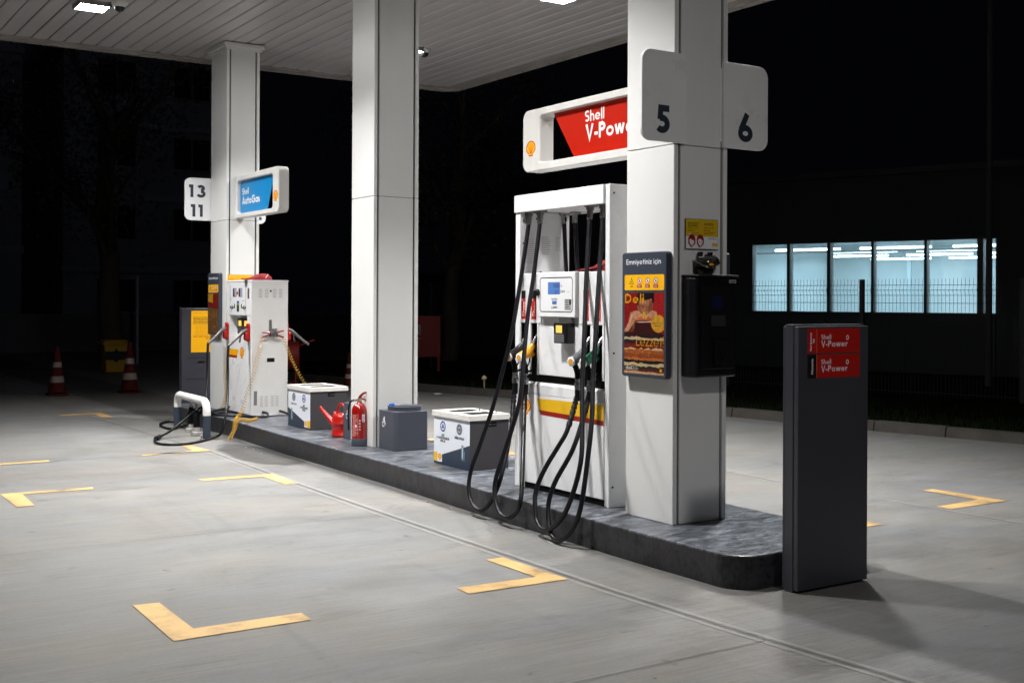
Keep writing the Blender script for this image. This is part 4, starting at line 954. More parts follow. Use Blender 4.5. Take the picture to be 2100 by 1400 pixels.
def lpg_nozzle(x, y, sgn, hose=None):
    r_ = mb(REDP); r_.prism([(x-sgn*.002, y+p, 1.085+q) for p, q in rrect(-.036, 0, .036, .22, .028, 4)], (-sgn,0,0), .03); r_.prism([(x-sgn*.030, y+p, 1.10+q) for p, q in rrect(-.042, 0, .042, .10, .028, 4)], (-sgn,0,0), .03); a = r_.build('nozzle_holder', Gd, bevel=.008)
    n_ = mb(mat('gas_nozzle_metal', (.16,.155,.15), .4, metal=.8)); P = [(x-sgn*.03,y,1.225),(x-sgn*.08,y,1.205),(x-sgn*.13,y-.02,1.165),(x-sgn*.21,y-.04,1.095),(x-sgn*.28,y-.06,1.04)]
    n_.tube(P, [.024,.027,.018,.015,.0145], 14); n_.tube([(x-sgn*.07,y,1.21),(x-sgn*.11,y,1.15),(x-sgn*.12,y,1.08)], .010, 8); n_.build('gas_nozzle', Gd)
    return a
lpg_nozzle(GX0, 14.05, 1); lpg_nozzle(GX0, 13.31, 1); lpg_nozzle(GX1+.002, 13.33, -1)
hb = mb(RUBBER); hb.tube(smooth_path([(4.68,13.99,1.05),(4.665,13.96,.90),(4.655,13.93,.70),(4.62,13.85,.48),(4.55,13.75,.30),(4.46,13.9,.12),(4.5,14.29,.025),(4.27,14.05,.018),(4.23,14.32,.018),(4.3,14.67,.018),(4.47,14.9,.018),(4.60,14.74,.03),(4.50,14.2,.20),(4.42,13.80,.30)], 7), .0145, 10); hb.build('gas_hose', Gd)
hb = mb(RUBBER); hb.tube(smooth_path([(4.68,13.25,1.05),(4.66,13.22,.90),(4.645,13.17,.70),(4.60,13.05,.48),(4.53,12.9,.30),(4.47,12.85,.10),(4.41,12.93,.02),(4.08,12.61,.016),(3.84,12.55,.016),(3.71,12.73,.016),(3.78,13.09,.018),(3.98,13.30,.06),(4.13,13.37,.14),(4.26,13.38,.24),(4.338,13.36,.30)], 7), .0145, 10)
hb.tube([(3.80,13.12,.02),(3.86,13.20,.03)], .03, 10)
hb.tube(smooth_path([(4.34,13.36,.30),(4.42,13.34,.33),(4.55,13.33,.24),(4.70,13.40,.215),(4.85,13.30,.207),(5.01,13.13,.207),(5.10,13.10,.21),(5.12,13.16,.24),(5.105,13.25,.245)], 6), .0145, 10)
hb.tube(smooth_path([(5.32,13.25,.25),(5.34,13.17,.24),(5.42,13.10,.21),(5.6,13.05,.207)], 6), .0145, 10); hb.build('gas_hose', Gd)
# earthing clamp with coiled cables
t = thing('earthing_clamp', 'red handled earthing clamp with two coiled yellow cables on gas dispenser', 'clamp', (5.22,13.2,1.17))
b = mb(RED)
cy_ = 13.205
for a, b2 in (((5.075,cy_,1.195),(5.20,cy_,1.185)), ((5.075,cy_,1.135),(5.20,cy_,1.175)), ((5.22,cy_,1.175),(5.345,cy_,1.215)), ((5.22,cy_,1.165),(5.345,cy_,1.135))):
    mid_ = ((a[0]+b2[0])/2, cy_, (a[2]+b2[2])/2+.006); b.tube(smooth_path([a, mid_, b2], 4), .009, 8)
b.build('grip', t)
b = mb(STEEL); b.cyl((5.19,13.248,1.19),(5.19,13.17,1.19),.018); b.cyl((5.235,13.248,1.23),(5.235,13.17,1.225),.022); b.box(5.215,5.262,13.18,13.23,1.14,1.235,.006); b.build('jaw', t)
CABLE = mat('yellow_black_cable', S(176,134,30), .5)
def coil(path, rad, pitch, m, wr=.004):
    P = smooth_path(path, 8); seg = [0]
    for i in range(1, len(P)): seg.append(seg[-1]+(P[i]-P[i-1]).length)
    tot_ = seg[-1]; n = int(tot_/pitch*10); out = []; j = 0; u = None
    for i in range(n+1):
        s_ = tot_*i/n
        while j < len(seg)-2 and seg[j+1] < s_: j += 1
        tt = (s_-seg[j])/max(1e-6, seg[j+1]-seg[j]); p = P[j].lerp(P[j+1], tt); T = (P[j+1]-P[j]).normalized()
        if u is None: u = T.orthogonal().normalized()
        u = (u-T*u.dot(T)).normalized(); v = T.cross(u); a = 2*math.pi*s_/pitch
        out.append(p+(u*math.cos(a)+v*math.sin(a))*rad)
    return mb(m).tube(out, wr, 5)
coil([(5.075,13.20,1.13),(5.015,13.19,.92),(4.955,13.19,.68),(4.87,13.17,.46),(4.80,13.10,.30),(4.66,12.9,.235)], .019, .036, CABLE, .0030).build('coiled_cable', t)
coil([(5.345,13.20,1.13),(5.395,13.17,.96),(5.45,13.12,.80),(5.52,13.02,.62),(5.58,12.9,.45),(5.60,12.7,.22)], .019, .036, CABLE, .0030).build('coiled_cable', t)
coil([(4.66,12.9,.235),(4.55,12.66,.22),(4.49,12.55,.12),(4.455,12.55,.05),(4.44,12.50,.06),(4.47,12.42,.18),(4.52,12.5,.235),(4.62,12.6,.24),(4.75,12.75,.205),(4.92,12.95,.205)], .018, .025, CABLE, .0030).build('coiled_cable', t)
t = thing('coiled_lead', 'yellow coiled lead gathered at the foot of the farthest column', 'cable', (4.9,14.05,ITOP))
coil([(4.93,14.10,1.0),(4.935,14.10,.6),(4.93,14.05,.42),(4.85,13.95,.26),(4.75,13.95,.21),(4.62,14.1,.215)], .018, .026, CABLE, .003).build('coiled_cable', t)
b = mb(RUBBER); b.tube(smooth_path([(4.93,13.95,.26),(4.82,13.80,.22),(4.72,13.7,.22),(4.60,13.6,.215),(4.52,13.7,.26)],5), .02, 10); b.tube(smooth_path([(4.93,14.0,.24),(4.8,13.9,.23),(4.68,13.85,.22)],5), .022, 10); b.build('black_lead', t)
# breakaway stands
for (x_, y_, lab) in ((4.40,13.76,'steel hose coupling stand on a pale block, farther from camera'), (4.338,13.36,'steel hose coupling stand on a pale block, nearer to camera')):
    t = thing('coupling_stand', lab, 'hose coupling', (x_,y_,0), 'hose coupling stands behind the guard rail')
    b = mb(CONCRETE); b.prism([(x_-.06,y_-.05,0),(x_+.06,y_-.05,0),(x_+.07,y_+.05,0),(x_-.05,y_+.05,0)], (0,0,1), .05); b.prism([(x_-.04,y_-.03,.05),(x_+.03,y_-.03,.05),(x_+.02,y_+.03,.05)], (0,0,1), .05); b.build('base_block', t, bevel=.01)
    b = mb(STEELD); b.cyl((x_,y_,.05),(x_,y_,.45),.010); b.cyl((x_,y_,.30),(x_,y_,.42),.016); b.build('stem', t)
    b = mb(BLACKM); b.cyl((x_,y_,.10),(x_,y_,.24),.036); b.cyl((x_,y_,.24),(x_,y_,.30),.026); b.tube([(x_-.03,y_,.22),(x_+.05,y_-.03,.28)], .018, 8); b.build('coupling_body', t)

# ================================================================== GUARD RAIL
t = thing('guard_rail', 'white topped tubular guard rail with dark legs in front of hoses', 'guard rail', (4.34,13.55,0))
A_, B_ = Vector((4.366,14.18,0)), Vector((4.322,12.95,0)); rr = .044; rb_ = .115; top_ = .425
dirv = (B_-A_).normalized()
P = [A_+Vector((0,0,.27)), A_+Vector((0,0,top_-rb_))]
for k in range(1, 9): a = math.pi/2*k/8; P.append(A_+dirv*(rb_*(1-math.cos(a)))+Vector((0,0,top_-rb_+rb_*math.sin(a))))
for k in range(0, 9): a = math.pi/2*k/8; P.append(B_-dirv*(rb_*(1-math.sin(a)))+Vector((0,0,top_-rb_+rb_*math.cos(a))))
P.append(B_+Vector((0,0,.27)))
b = mb(mat('rail_white', (.82,.82,.80), .45, var=.12, vscale=12)); b.tube(P, rr, 20); b.build('rail_tube', t)
for q in (A_, B_):
    b = mb(mat('rail_dark', S(52,62,76), .5, var=.15, vscale=10)); b.cyl(q, q+Vector((0,0,.269)), rr); b.build('leg', t)
    b = mb(STEELD); b.lathe(q, [(.075,0),(.075,.008),(.05,.010)], 20); b.build('foot_plate', t)
b = mb(STEELD); b.cyl((4.30,13.06,0),(4.30,13.06,.03),.008); b.lathe((4.30,13.06,.03), [(.012,0),(.012,.01),(0,.011)], 6); b.build('anchor_bolt', t)

# ================================================================== RECYCLING BINS
NAVY = (44,56,74)
def bin_(x0, y0, Wx, Ly, label, flip):
    """flip: text order and slant mirrored as on the far bin"""
    t = thing('recycling_bin', label, 'bin', (x0+Wx/2, y0+Ly/2, ITOP), 'low two slot recycling bins')
    za, zb = ITOP+.002, .600
    b = mb(mat('bin_body_grey', S(62,60,64), .45, var=.05)); b.box(x0+.004, x0+Wx, y0, y0+Ly, za, zb, .002); b.build('bin_body', t)
    b = mb(mat('bin_lid_white', (.72,.70,.66), .45, var=.05)); zl = .645; e_ = .010
    X0, X1, Y0, Y1 = x0-e_, x0+Wx+e_, y0-e_, y0+Ly+e_
    sl = [(x0+.06, x0+Wx-.06, y0+.07, y0+Ly*.44), (x0+.06, x0+Wx-.06, y0+Ly*.56, y0+Ly-.08)]
    b.box(X0, x0+.06, Y0, Y1, zb+.002, zl); b.box(x0+Wx-.06, X1, Y0, Y1, zb+.002, zl)
    ys = [Y0, sl[0][2], sl[0][3], sl[1][2], sl[1][3], Y1]
    for k in (0,2,4): b.box(x0+.06, x0+Wx-.06, ys[k], ys[k+1], zb+.002, zl)
    b.build('lid', t)
    b = mb(BLACKM)
    for s_ in sl: b.box(s_[0]+.0005, s_[1]-.0005, s_[2]+.0005, s_[3]-.0005, zb+.012, zl-.0008); b.prism([(s_[1]-.012, s_[2]+.01, zl+.0), (s_[1]-.004, s_[2]+.03, zl+.016), (s_[1]+.002, s_[2]+.05, zl)], (1,0,0), .004)
    b.build('slot_opening', t)
    f = Flat((x0+.0036, y0+Ly, ITOP+.002), **mX); H_ = zb-za
    f.rect(0, 0, Ly, H_, (228,232,240))
    cxs = (Ly*.26, Ly*.72)
    if flip:
        f.poly([(0,H_*.50),(Ly,H_*.16) if False else (Ly*.80,H_*.17),(Ly,H_*.17) if False else (Ly*.80,0),(0,0)], NAVY); f.poly([(0,H_*.50),(Ly*.80,H_*.17),(Ly,H_*.17),(Ly,0),(0,0)], NAVY)
        f.rect(Ly*.74, .02, Ly*.87, .098, (236,236,240)); f.rect(Ly*.87, .02, Ly, .098, (236,186,34)); f.scallop(Ly*.805, .06, .055, ribs=False); bx = Ly*.17
        order = (1, 0)
    else:
        f.poly([(Ly*.18,H_*.19),(Ly,H_*.51),(Ly,0),(0,0),(0,H_*.05),(Ly*.18,H_*.05)], NAVY); f.poly([(0,0),(Ly,0),(Ly,H_*.05),(0,H_*.05)], NAVY)
        f.rect(0, .022, Ly*.11, .098, (236,186,34)); f.rect(Ly*.11, .022, Ly*.235, .102, (236,236,240)); f.scallop(Ly*.172, .062, .055, ribs=False); bx = Ly*.81; order = (0, 1)
    for pos, kind in enumerate(order):
        cx = cxs[pos]; cz = H_*.80; br = .046
        f.disc(cx, cz, br, (20,66,140) if kind == 0 else (48,56,70)); f.disc(cx, cz, br*.68, (232,236,242) if kind == 0 else (70,78,92))
        if kind == 0:
            for k in range(3):
                a = 90+120*k; f.poly([(cx+br*.62*math.cos(R(a)), cz+br*.62*math.sin(R(a))), (cx+br*.40*math.cos(R(a+80)), cz+br*.40*math.sin(R(a+80))), (cx+br*.40*math.cos(R(a-80)), cz+br*.40*math.sin(R(a-80)))], (20,66,140))
            for s_, zz in (('GERİ', H_*.595), ('DÖNÜŞTÜRÜLEBİLİR', H_*.535), ('ATIKLAR', H_*.475)): f.small(s_, cx, zz, .0185, (34,40,54), .06, 'CENTER', sx=.86)
        else:
            f.ring(cx, cz, br*.78, br*.78, .004, (190,196,206)); f.ring(cx, cz, br*.42, br*.42, .004, (190,196,206)); f.disc(cx, cz+.012, br*.16, (190,196,206)); f.stroke([(cx-.018,cz-.018),(cx,cz-.024),(cx+.018,cz-.018)], .004, (190,196,206))
            f.small('DİĞER ATIKLAR', cx, H_*.595, .0185, (34,40,54), .06, 'CENTER', sx=.86)
    f.poly(rrect(bx-.018, .07, bx+.016, .20, .012), (96,120,138)); f.poly(rrect(bx-.010, .085, bx+.012, .19, .010), (150,176,190)); f.stroke([(bx+.026,.07),(bx+.034,.15)], .008, (120,146,160)); f.stroke([(bx-.004,.10),(bx+.002,.14),(bx-.006,.175)], .005, (206,222,230))
    f.ring(bx-.11 if not flip else bx+.12, .085, .014, .014, .002, (50,96,100))
    f.build('front_sticker', t)
    b = mb(BLACKM); hx_ = x0+Wx*.60; b.box(hx_-.05, hx_+.03, y0-.002, y0-.0004, .548, .583); b.build('handle_recess', t)
    b = mb(STEEL); b.box(hx_-.042, hx_+.022, y0-.006, y0-.0025, .561, .566); b.build('handle', t)
bin_(4.935, 8.19, .385, .60, 'low bin with white lid near the dispenser, sticker slanting up to the right', False)
bin_(5.005, 11.62, .435, .61, 'low bin with white lid behind the red watering can, sticker slanting down', True)

# ================================================================== BUCKET BOXES
def bucket(x0, x1, y0, y1, z1, label, blue=True):
    t = thing('bucket_box', label, 'bucket stand', ((x0+x1)/2, (y0+y1)/2, ITOP), 'dark grey bucket stands beside the middle column')
    M_ = mat('bucket_grey', S(72,76,86), .45, var=.05)
    b = mb(M_); b.prism([(p, q, ITOP+.002) for p, q in rrect(x0, y0, x1, y1, (.05,.03,.02,.02), 5)], (0,0,1), z1-ITOP-.002); b.build('stand_body', t, bevel=.004)
    cx, cy = (x0+x1)/2+.01, (y0+y1)/2; r_ = min(x1-x0, y1-y0)/2-.012
    b = mb(M_); b.lathe((cx,cy,z1), [(r_,-.0),(r_,.03),(r_*1.03,.036),(r_*1.03,.042),(r_*.94,.042),(r_*.92,.02),(r_*.90,-.0+.001)], 32); b.build('bucket_rim', t)
    b = mb(BLACKM); b.lathe((cx,cy,z1+.0015), [(r_*.90,0),(0,.001)], 32); b.build('bucket_opening', t)
    if blue: b = mb(mat('blue_sponge', S(14,86,170), .6)); b.obox((cx-.11,cy+.05,z1+.048), (.016,.008,.004), (-.006,.020,0), (0,.003,.012)); b.build('sponge_handle', t)
    f = Flat((x0-.0006, y1, ITOP), **mX); k = .03; bx, bz = .10, .26
    f.stroke([(bx-.02,bz-.005),(bx-.015,bz-.045),(bx+.015,bz-.045),(bx+.02,bz-.005)], .007, (232,236,240), True)
    f.poly([(bx,bz),(bx+.014,bz+.045),(bx+.03,bz+.05),(bx+.024,bz)], (232,236,240)); f.stroke([(bx+.022,bz+.03),(bx+.045,bz-.03)], .008, (232,236,240)); f.stroke([(bx-.01,bz+.015),(bx+.006,bz+.03)], .006, (232,236,240))
    f.build('pictogram', t)
    return t
bucket(4.982, 5.335, 9.60, 9.94, .555, 'dark grey bucket stand right of fire extinguisher with blue sponge', True)
bucket(5.01, 5.33, 10.50, 10.80, .555, 'dark grey bucket stand half hidden behind the fire extinguisher', False)

# ================================================================== EXTINGUISHERS
def extinguisher(x, y, label, s=1.0):
    t = thing('fire_extinguisher', label, 'fire extinguisher', (x,y,ITOP), 'red fire extinguishers by the middle column'); z = ITOP+.002; r_ = .075*s
    b = mb(RED); b.lathe((x,y,z), [(r_,.07*s),(r_,.325*s),(r_*.97,.35*s),(r_*.86,.375*s),(r_*.6,.398*s),(r_*.34,.41*s),(r_*.30,.425*s)], 32); b.build('cylinder', t)
    b = mb(mat('ext_foot', S(48,56,70), .6)); b.lathe((x,y,z), [(r_*1.03,0),(r_*1.04,.066*s),(r_*1.0,.07*s)], 32); b.build('foot_ring', t)
    b = mb(mat('brass', (.45,.42,.36), .35, metal=.8)); b.cyl((x,y,z+.42*s),(x,y,z+.455*s),.02*s); b.cyl((x-.02,y+.01,z+.44*s),(x-.05,y+.02,z+.44*s),.013*s); b.build('valve', t)
    b = mb(RED); b.prism([(x-.012,y-.012,z+.445*s),(x+.012,y-.05,z+.448*s),(x+.012,y-.055,z+.462*s),(x-.012,y-.012,z+.462*s)], (.02,0,0), .02) if False else b.tube(smooth_path([(x,y+.01,z+.452*s),(x+.01,y-.01,z+.48*s),(x+.03,y-.03,z+.505*s),(x+.055,y-.045,z+.512*s)],4), [.013,.014,.014,.014,.013,.013,.012,.012,.011,.010,.010,.009,.006], 8)
    b.tube(smooth_path([(x+.01,y,z+.452*s),(x+.04,y-.02,z+.445*s),(x+.065,y-.04,z+.425*s)],4), .009, 8); b.build('lever', t)
    b = mb(STEEL); b.cyl((x+.02,y-.01,z+.468*s),(x+.07,y-.045,z+.470*s),.003); b.build('pin', t)
    b = mb(RUBBER); b.tube(smooth_path([(x-.04,y+.015,z+.44*s),(x-.075,y+.04,z+.42*s),(x-.088,y+.06,z+.34*s),(x-.085,y+.06,z+.15*s)],5), .009, 8); b.build('discharge_hose', t)
    # curved label wrapped on the cylinder
    lb = MB(); fa = math.atan2(0-y, 0-x)
    def patch(a0, a1, z0_, z1_, c, k):
        lb.use(flatcol(c)); n = 6
        for i in range(n):
            q = []
            for aa, zz in ((a0+(a1-a0)*i/n, z0_), (a0+(a1-a0)*(i+1)/n, z0_), (a0+(a1-a0)*(i+1)/n, z1_), (a0+(a1-a0)*i/n, z1_)):
                an = fa+R(aa); q.append(lb.b.verts.new((x+(r_+.0004+k*.0003)*math.cos(an), y+(r_+.0004+k*.0003)*math.sin(an), z+zz*s)))
            f_ = lb.b.faces.new(q); f_.material_index = lb.cur
    patch(20, 42, .235, .305, (210,214,222), 1)
    for i in range(7): patch(23, 39, .240+.009*i, .244+.009*i, (110,114,124), 2)
    rge = random.Random(4)
    for i in range(26): a0 = -62+rge.random()*8; patch(a0, a0+30+rge.random()*18, .10+.008*i, .1035+.008*i, (222,150,146), 1)
    patch(-12,-10.5,.10,.31,(226,180,176),1)
    for i in range(4): patch(-2, 8, .155+.028*i, .170+.028*i, (196,196,190), 1); patch(1, 5, .159+.028*i, .166+.028*i, (60,50,50), 2)
    patch(-32,-20,.185,.205,(236,230,230),2)
    lb.build('label_print', t)
    return t
extinguisher(4.892, 10.17, 'tall red fire extinguisher standing left of the middle column')
extinguisher(5.53, 10.33, 'red fire extinguisher peeping out right behind the middle column', .96)

# ================================================================== WATERING CAN
t = thing('watering_can', 'red plastic watering can with long spout beside the fire extinguisher', 'watering can', (5.05,10.93,ITOP))
cx, cy, z = 5.055, 10.935, ITOP+.002
def sq(r1, r2, zz, dx=0, n=28):
    return [(cx+dx+r1*math.copysign(abs(math.cos(a))**.7, math.cos(a)), cy+r2*math.copysign(abs(math.sin(a))**.7, math.sin(a)), z+zz) for a in [2*math.pi*k/n for k in range(n)]]
b = mb(REDP); b.rings([sq(.075,.105,0), sq(.083,.113,.006), sq(.083,.113,.028), sq(.079,.109,.032), sq(.079,.109,.125), sq(.083,.113,.130), sq(.083,.113,.142), sq(.079,.109,.147), sq(.078,.108,.20), sq(.074,.104,.215), sq(.05,.075,.235), sq(.03,.05,.24)]); b.build('can_body', t)
b = mb(REDP); P = smooth_path([(cx,cy+.085,z+.045),(cx-.0,cy+.15,z+.10),(cx-.01,cy+.27,z+.165),(cx-.02,cy+.42,z+.235),(cx-.02,cy+.455,z+.25)], 5)
b.tube(P, [.046-.034*min(1,i/(len(P)-3)) for i in range(len(P))], 14); b.tube([P[-1], P[-1]+Vector((0,.02,.014))], [.014,.017], 14); b.build('spout', t)
b = mb(REDP); b.tube(smooth_path([(cx,cy+.09,z+.21),(cx,cy+.085,z+.27),(cx,cy+.03,z+.325),(cx,cy-.05,z+.325),(cx,cy-.115,z+.26),(cx,cy-.125,z+.14),(cx,cy-.10,z+.08)],5), .014, 12); b.tube(smooth_path([(cx,cy+.10,z+.205),(cx,cy+.14,z+.215),(cx,cy+.165,z+.235)],4), [.016]*8+[.012], 10); b.build('handle', t)

# ================================================================== BACKGROUND
DK = lambda n, c, **k: mat(n, c, .8, **k)
# cones
def cone(x, y, h, label):
    t = thing('traffic_cone', label, 'traffic cone', (x,y,0), 'striped traffic cones in the dark'); r0 = .125*h/.72
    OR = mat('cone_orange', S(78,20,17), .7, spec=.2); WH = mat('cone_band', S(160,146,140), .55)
    rad = lambda q: r0*(1-q)+.028*q
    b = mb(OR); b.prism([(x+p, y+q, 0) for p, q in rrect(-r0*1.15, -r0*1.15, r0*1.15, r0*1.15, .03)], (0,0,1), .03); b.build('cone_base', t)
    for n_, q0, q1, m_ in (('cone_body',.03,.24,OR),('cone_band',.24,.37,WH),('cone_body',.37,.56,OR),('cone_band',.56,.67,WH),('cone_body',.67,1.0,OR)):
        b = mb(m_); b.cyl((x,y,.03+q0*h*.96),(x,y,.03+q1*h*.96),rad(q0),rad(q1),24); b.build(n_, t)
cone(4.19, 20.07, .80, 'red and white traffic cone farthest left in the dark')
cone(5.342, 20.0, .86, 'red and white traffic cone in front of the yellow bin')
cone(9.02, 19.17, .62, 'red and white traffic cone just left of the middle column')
# yellow bin
t = thing('wheeled_bin', 'small yellow bin with overhanging lid behind a traffic cone', 'bin', (6.5,25.6,0))
YB = mat('yellow_bin', S(196,150,22), .5); bx, by = 6.50, 25.6
b = mb(YB); b.rings([[(bx+sx*w_, by+sy*w_*.8, zz) for sx, sy in ((-1,-1),(1,-1),(1,1),(-1,1))] for w_, zz in ((.19,.02),(.24,.60))], smooth=False); b.build('bin_body', t)
b = mb(YB); b.box(bx-.29, bx+.29, by-.24, by+.23, .602, .655, .01); b.box(bx-.24, bx+.24, by-.2, by+.2, .656, .70, .02); b.build('lid', t)
b = mb(DK('bin_band', (.03,.03,.035))); b.box(bx-.225, bx+.225, by-.20, by-.188, .28, .46); b.prism([(bx-.13,by-.206,.37),(bx,by-.206,.22),(bx+.13,by-.206,.37),(bx,by-.206,.52)], (0,-1,0), .004); b.build('bin_emblem', t)
# yellow object at picture edge
t = thing('yellow_box', 'tiny yellow box at the left picture edge in the dark', 'box', (3.33,24.9,0)); b = mb(YB); b.box(3.10,3.33,24.7,25.0,.42,.62,.02); b.build('box_body', t); b = mb(BLACKM); b.box(3.18,3.24,24.82,24.88,0,.42); b.build('leg', t)
# red hose cabinet on legs
t = thing('hose_cabinet', 'dark red steel fire hose cabinet on legs right of middle column', 'cabinet', (11.5,20.9,0))
ang = R(-33); ux = Vector((math.cos(ang), math.sin(ang), 0)); uy = Vector((-ux.y, ux.x, 0)); c0 = Vector((11.62,21.05,0)); MR = mat('cabinet_red', S(140,30,26), .6)
MR2 = MR
def ob(b, a0, a1, d0, d1, z0_, z1_): b.obox(c0+ux*((a0+a1)/2)+uy*((d0+d1)/2)+Vector((0,0,(z0_+z1_)/2)), ux*(a1-a0)/2, uy*(d1-d0)/2, Vector((0,0,(z1_-z0_)/2)))
b = mb(MR); ob(b, -.55,.30,0,.30,.42,1.22); b.build('cabinet_body', t)
b = mb(MR); ob(b, -.58,.33,-.03,.33,1.221,1.26); b.build('cabinet_roof', t)
for a in (-.52,.24):
    b = mb(MR); ob(b, a, a+.05, .05,.10,.10,.419); b.build('leg', t)
f = Flat(c0+ux*-.50+uy*-.0005+Vector((0,0,.42)), ux, (0,0,1)); f.rect(.08,.45,.40,.66,(150,120,112)); f.lines(.10,.38,.63,7,.027,.012,(90,40,36),2); f.rect(.10,.36,.40,.39,(150,110,100)); f.rect(.10,.12,.38,.32,(120,70,64)); f.disc(.28,.22,.05,(190,170,160)); f.build('notice_face', t)
# red tank trolley
t = thing('hose_trolley', 'barely lit dark red trolley with handle behind the bins', 'trolley', (7.9,19.0,0)); q = Vector((7.75,19.3,0))
b = mb(MR); b.cyl(q+Vector((-.22,.1,.62)), q+Vector((.30,-.14,.62)), .26); b.build('trolley_drum', t)
b = mb(MR); b.tube([q+Vector((.25,-.1,.75)), q+Vector((.55,-.22,.88))], .018, 8); b.build('push_handle', t)
b = mb(MR); b.tube([q+Vector((-.2,.1,.45)), q+Vector((-.2,.1,.1)), q+Vector((.25,-.1,.1)), q+Vector((.25,-.1,.45))], .03, 8); b.build('trolley_frame', t)
b = mb(BLACKM); b.cyl(q+Vector((-.28,.10,.16)), q+Vector((-.22,.07,.16)), .16); b.build('wheel', t); b = mb(BLACKM); b.cyl(q+Vector((.30,-.12,.16)), q+Vector((.36,-.15,.16)), .16); b.build('wheel', t)
# small garden lamp
t = thing('garden_lamp', 'small pale mushroom shaped light on the verge behind the bin', 'lamp', (10.35,16.7,.1)); q = (10.35,16.7,.10)
b = mb(mat('pale_post', S(176,150,120), .6)); b.cyl(q, (q[0],q[1],.24), .014); b.build('stem', t); b = mb(mat('pale_head', S(206,180,150), .5)); b.lathe((q[0],q[1],.24), [(.015,0),(.045,.02),(.045,.05),(.02,.075),(0,.08)], 16); b.build('lamp_head', t)
# litter disc
b = mb(mat('litter_grey', (.4,.4,.38), .7)); b.lathe((9.62,17.0,.004), [(.06,0),(.09,.012),(.05,.03),(0,.032)], 14); b.build('crushed_cup', label='crushed pale cup lying at the foot of the far kerb', category='litter')

# mesh fence
FN0 = Vector((16.845,5.33,0)); FD = Vector((-.254,.967,0)).normalized(); FTOP = 1.93
FM = mat('fence_wire', (.010,.013,.013), .7)
fe = thing('mesh_fence', 'dark wire mesh fence with posts in front of the lit hall', 'fence', tuple(FN0))
fnrm = Vector((FD.y, -FD.x, 0))
L_ = 2.5; NP = 12
for k in range(NP+1):
    p = FN0+FD*(k*L_); b = mb(FM); b.obox(p+Vector((0,0,1.01)), FD*.035, fnrm*.03, Vector((0,0,.945))); b.build('fence_post', fe)
for k in range(NP):
    b = mb(FM); a = FN0+FD*(k*L_+.05)
    def zig(z): return fnrm*(-.03*max(0, 1-abs(z-1.78)/.06))
    for i in range(int((L_-.1)/.06)):
        p = a+FD*(.06*i)-fnrm*.035; zz = [.15,1.1,1.70,1.78,1.86,FTOP+.03]
        for z0_, z1_ in zip(zz[:-1], zz[1:]):
            m0 = p+zig(z0_)+Vector((0,0,z0_)); m1 = p+zig(z1_)+Vector((0,0,z1_)); q = FD*.0028
            f_ = b.b.faces.new([b.b.verts.new(v) for v in (m0-q, m0+q, m1+q, m1-q)])
    for z_ in (.2,.75,1.22,1.58,1.70,1.78,1.86):
        m0 = a-fnrm*.038+zig(z_)+Vector((0,0,z_)); b.obox(m0+FD*(L_/2-.05), FD*(L_/2-.05), fnrm*.0025, Vector((0,0,.0035)))
    b.build('wire_panel', fe)
# the lit hall
HA = Vector((18.77,18.80,0)); HD = Vector((.317,-.948,0)).normalized(); HN = Vector((-HD.y, HD.x, 0))   # HN points away from camera
hl = thing('lit_hall', 'dark hall with a long band of brightly lit blue windows', 'building', tuple(HA))
HW = mat('hall_wall', (.03,.033,.04), .8, var=.2, vscale=1.5); HF = mat('hall_frame', (.02,.02,.022), .5)
def hb_(b, s0, s1, d0, d1, z0_, z1_): b.obox(HA+HD*((s0+s1)/2)+HN*((d0+d1)/2)+Vector((0,0,(z0_+z1_)/2)), HD*(s1-s0)/2, HN*(d1-d0)/2, Vector((0,0,(z1_-z0_)/2)))
WZ0, WZ1 = 1.382, 2.842
b = mb(HW); hb_(b, -9, 12, -.15, 0, 0, WZ0-.05); hb_(b, -9, 12, -.15, 0, WZ1+.04, 4.2); hb_(b, -9, -.02, -.15, 0, WZ0-.05, WZ1+.04); hb_(b, 5.24, 12, -.15, 0, WZ0-.05, WZ1+.04); b.build('wall', hl)
for s0, s1 in ((-3,.3),(.35,1.7),(1.76,3.4),(3.46,5.2),(5.25,8)):
    b = mb(mat('hall_cladding', (.022,.026,.034), .6)); hb_(b, s0, s1, -.175, -.151, .1, WZ0-.08); b.build('cladding_panel', hl)
b = mb(HF); hb_(b, -9.2, 12.2, -.4, 12.5, 4.2, 4.32); b.build('roof', hl)
wins = [(.01,.828),(.90,1.747),(1.82,2.71),(2.769,3.806),(3.865,4.848),(4.963,5.199)]
GL = bpy.data.materials.new('window_glass'); GL.use_nodes = True; nt = GL.node_tree; N = nt.nodes; Lk = nt.links; N.remove(N['Principled BSDF'])
tr = N.new('ShaderNodeBsdfTransparent'); tr.inputs[0].default_value = (.9,.95,.96,1); gs = N.new('ShaderNodeBsdfGlossy'); gs.inputs['Roughness'].default_value = .05; mx = N.new('ShaderNodeMixShader'); mx.inputs[0].default_value = .05
tl_ = N.new('ShaderNodeBsdfTranslucent'); tl_.inputs[0].default_value = (.8,.9,.93,1); m2 = N.new('ShaderNodeMixShader'); m2.inputs[0].default_value = .16
Lk.new(tr.outputs[0], m2.inputs[1]); Lk.new(tl_.outputs[0], m2.inputs[2]); Lk.new(m2.outputs[0], mx.inputs[1]); Lk.new(gs.outputs[0], mx.inputs[2]); Lk.new(mx.outputs[0], N['Material Output'].inputs[0])
prev = -.02
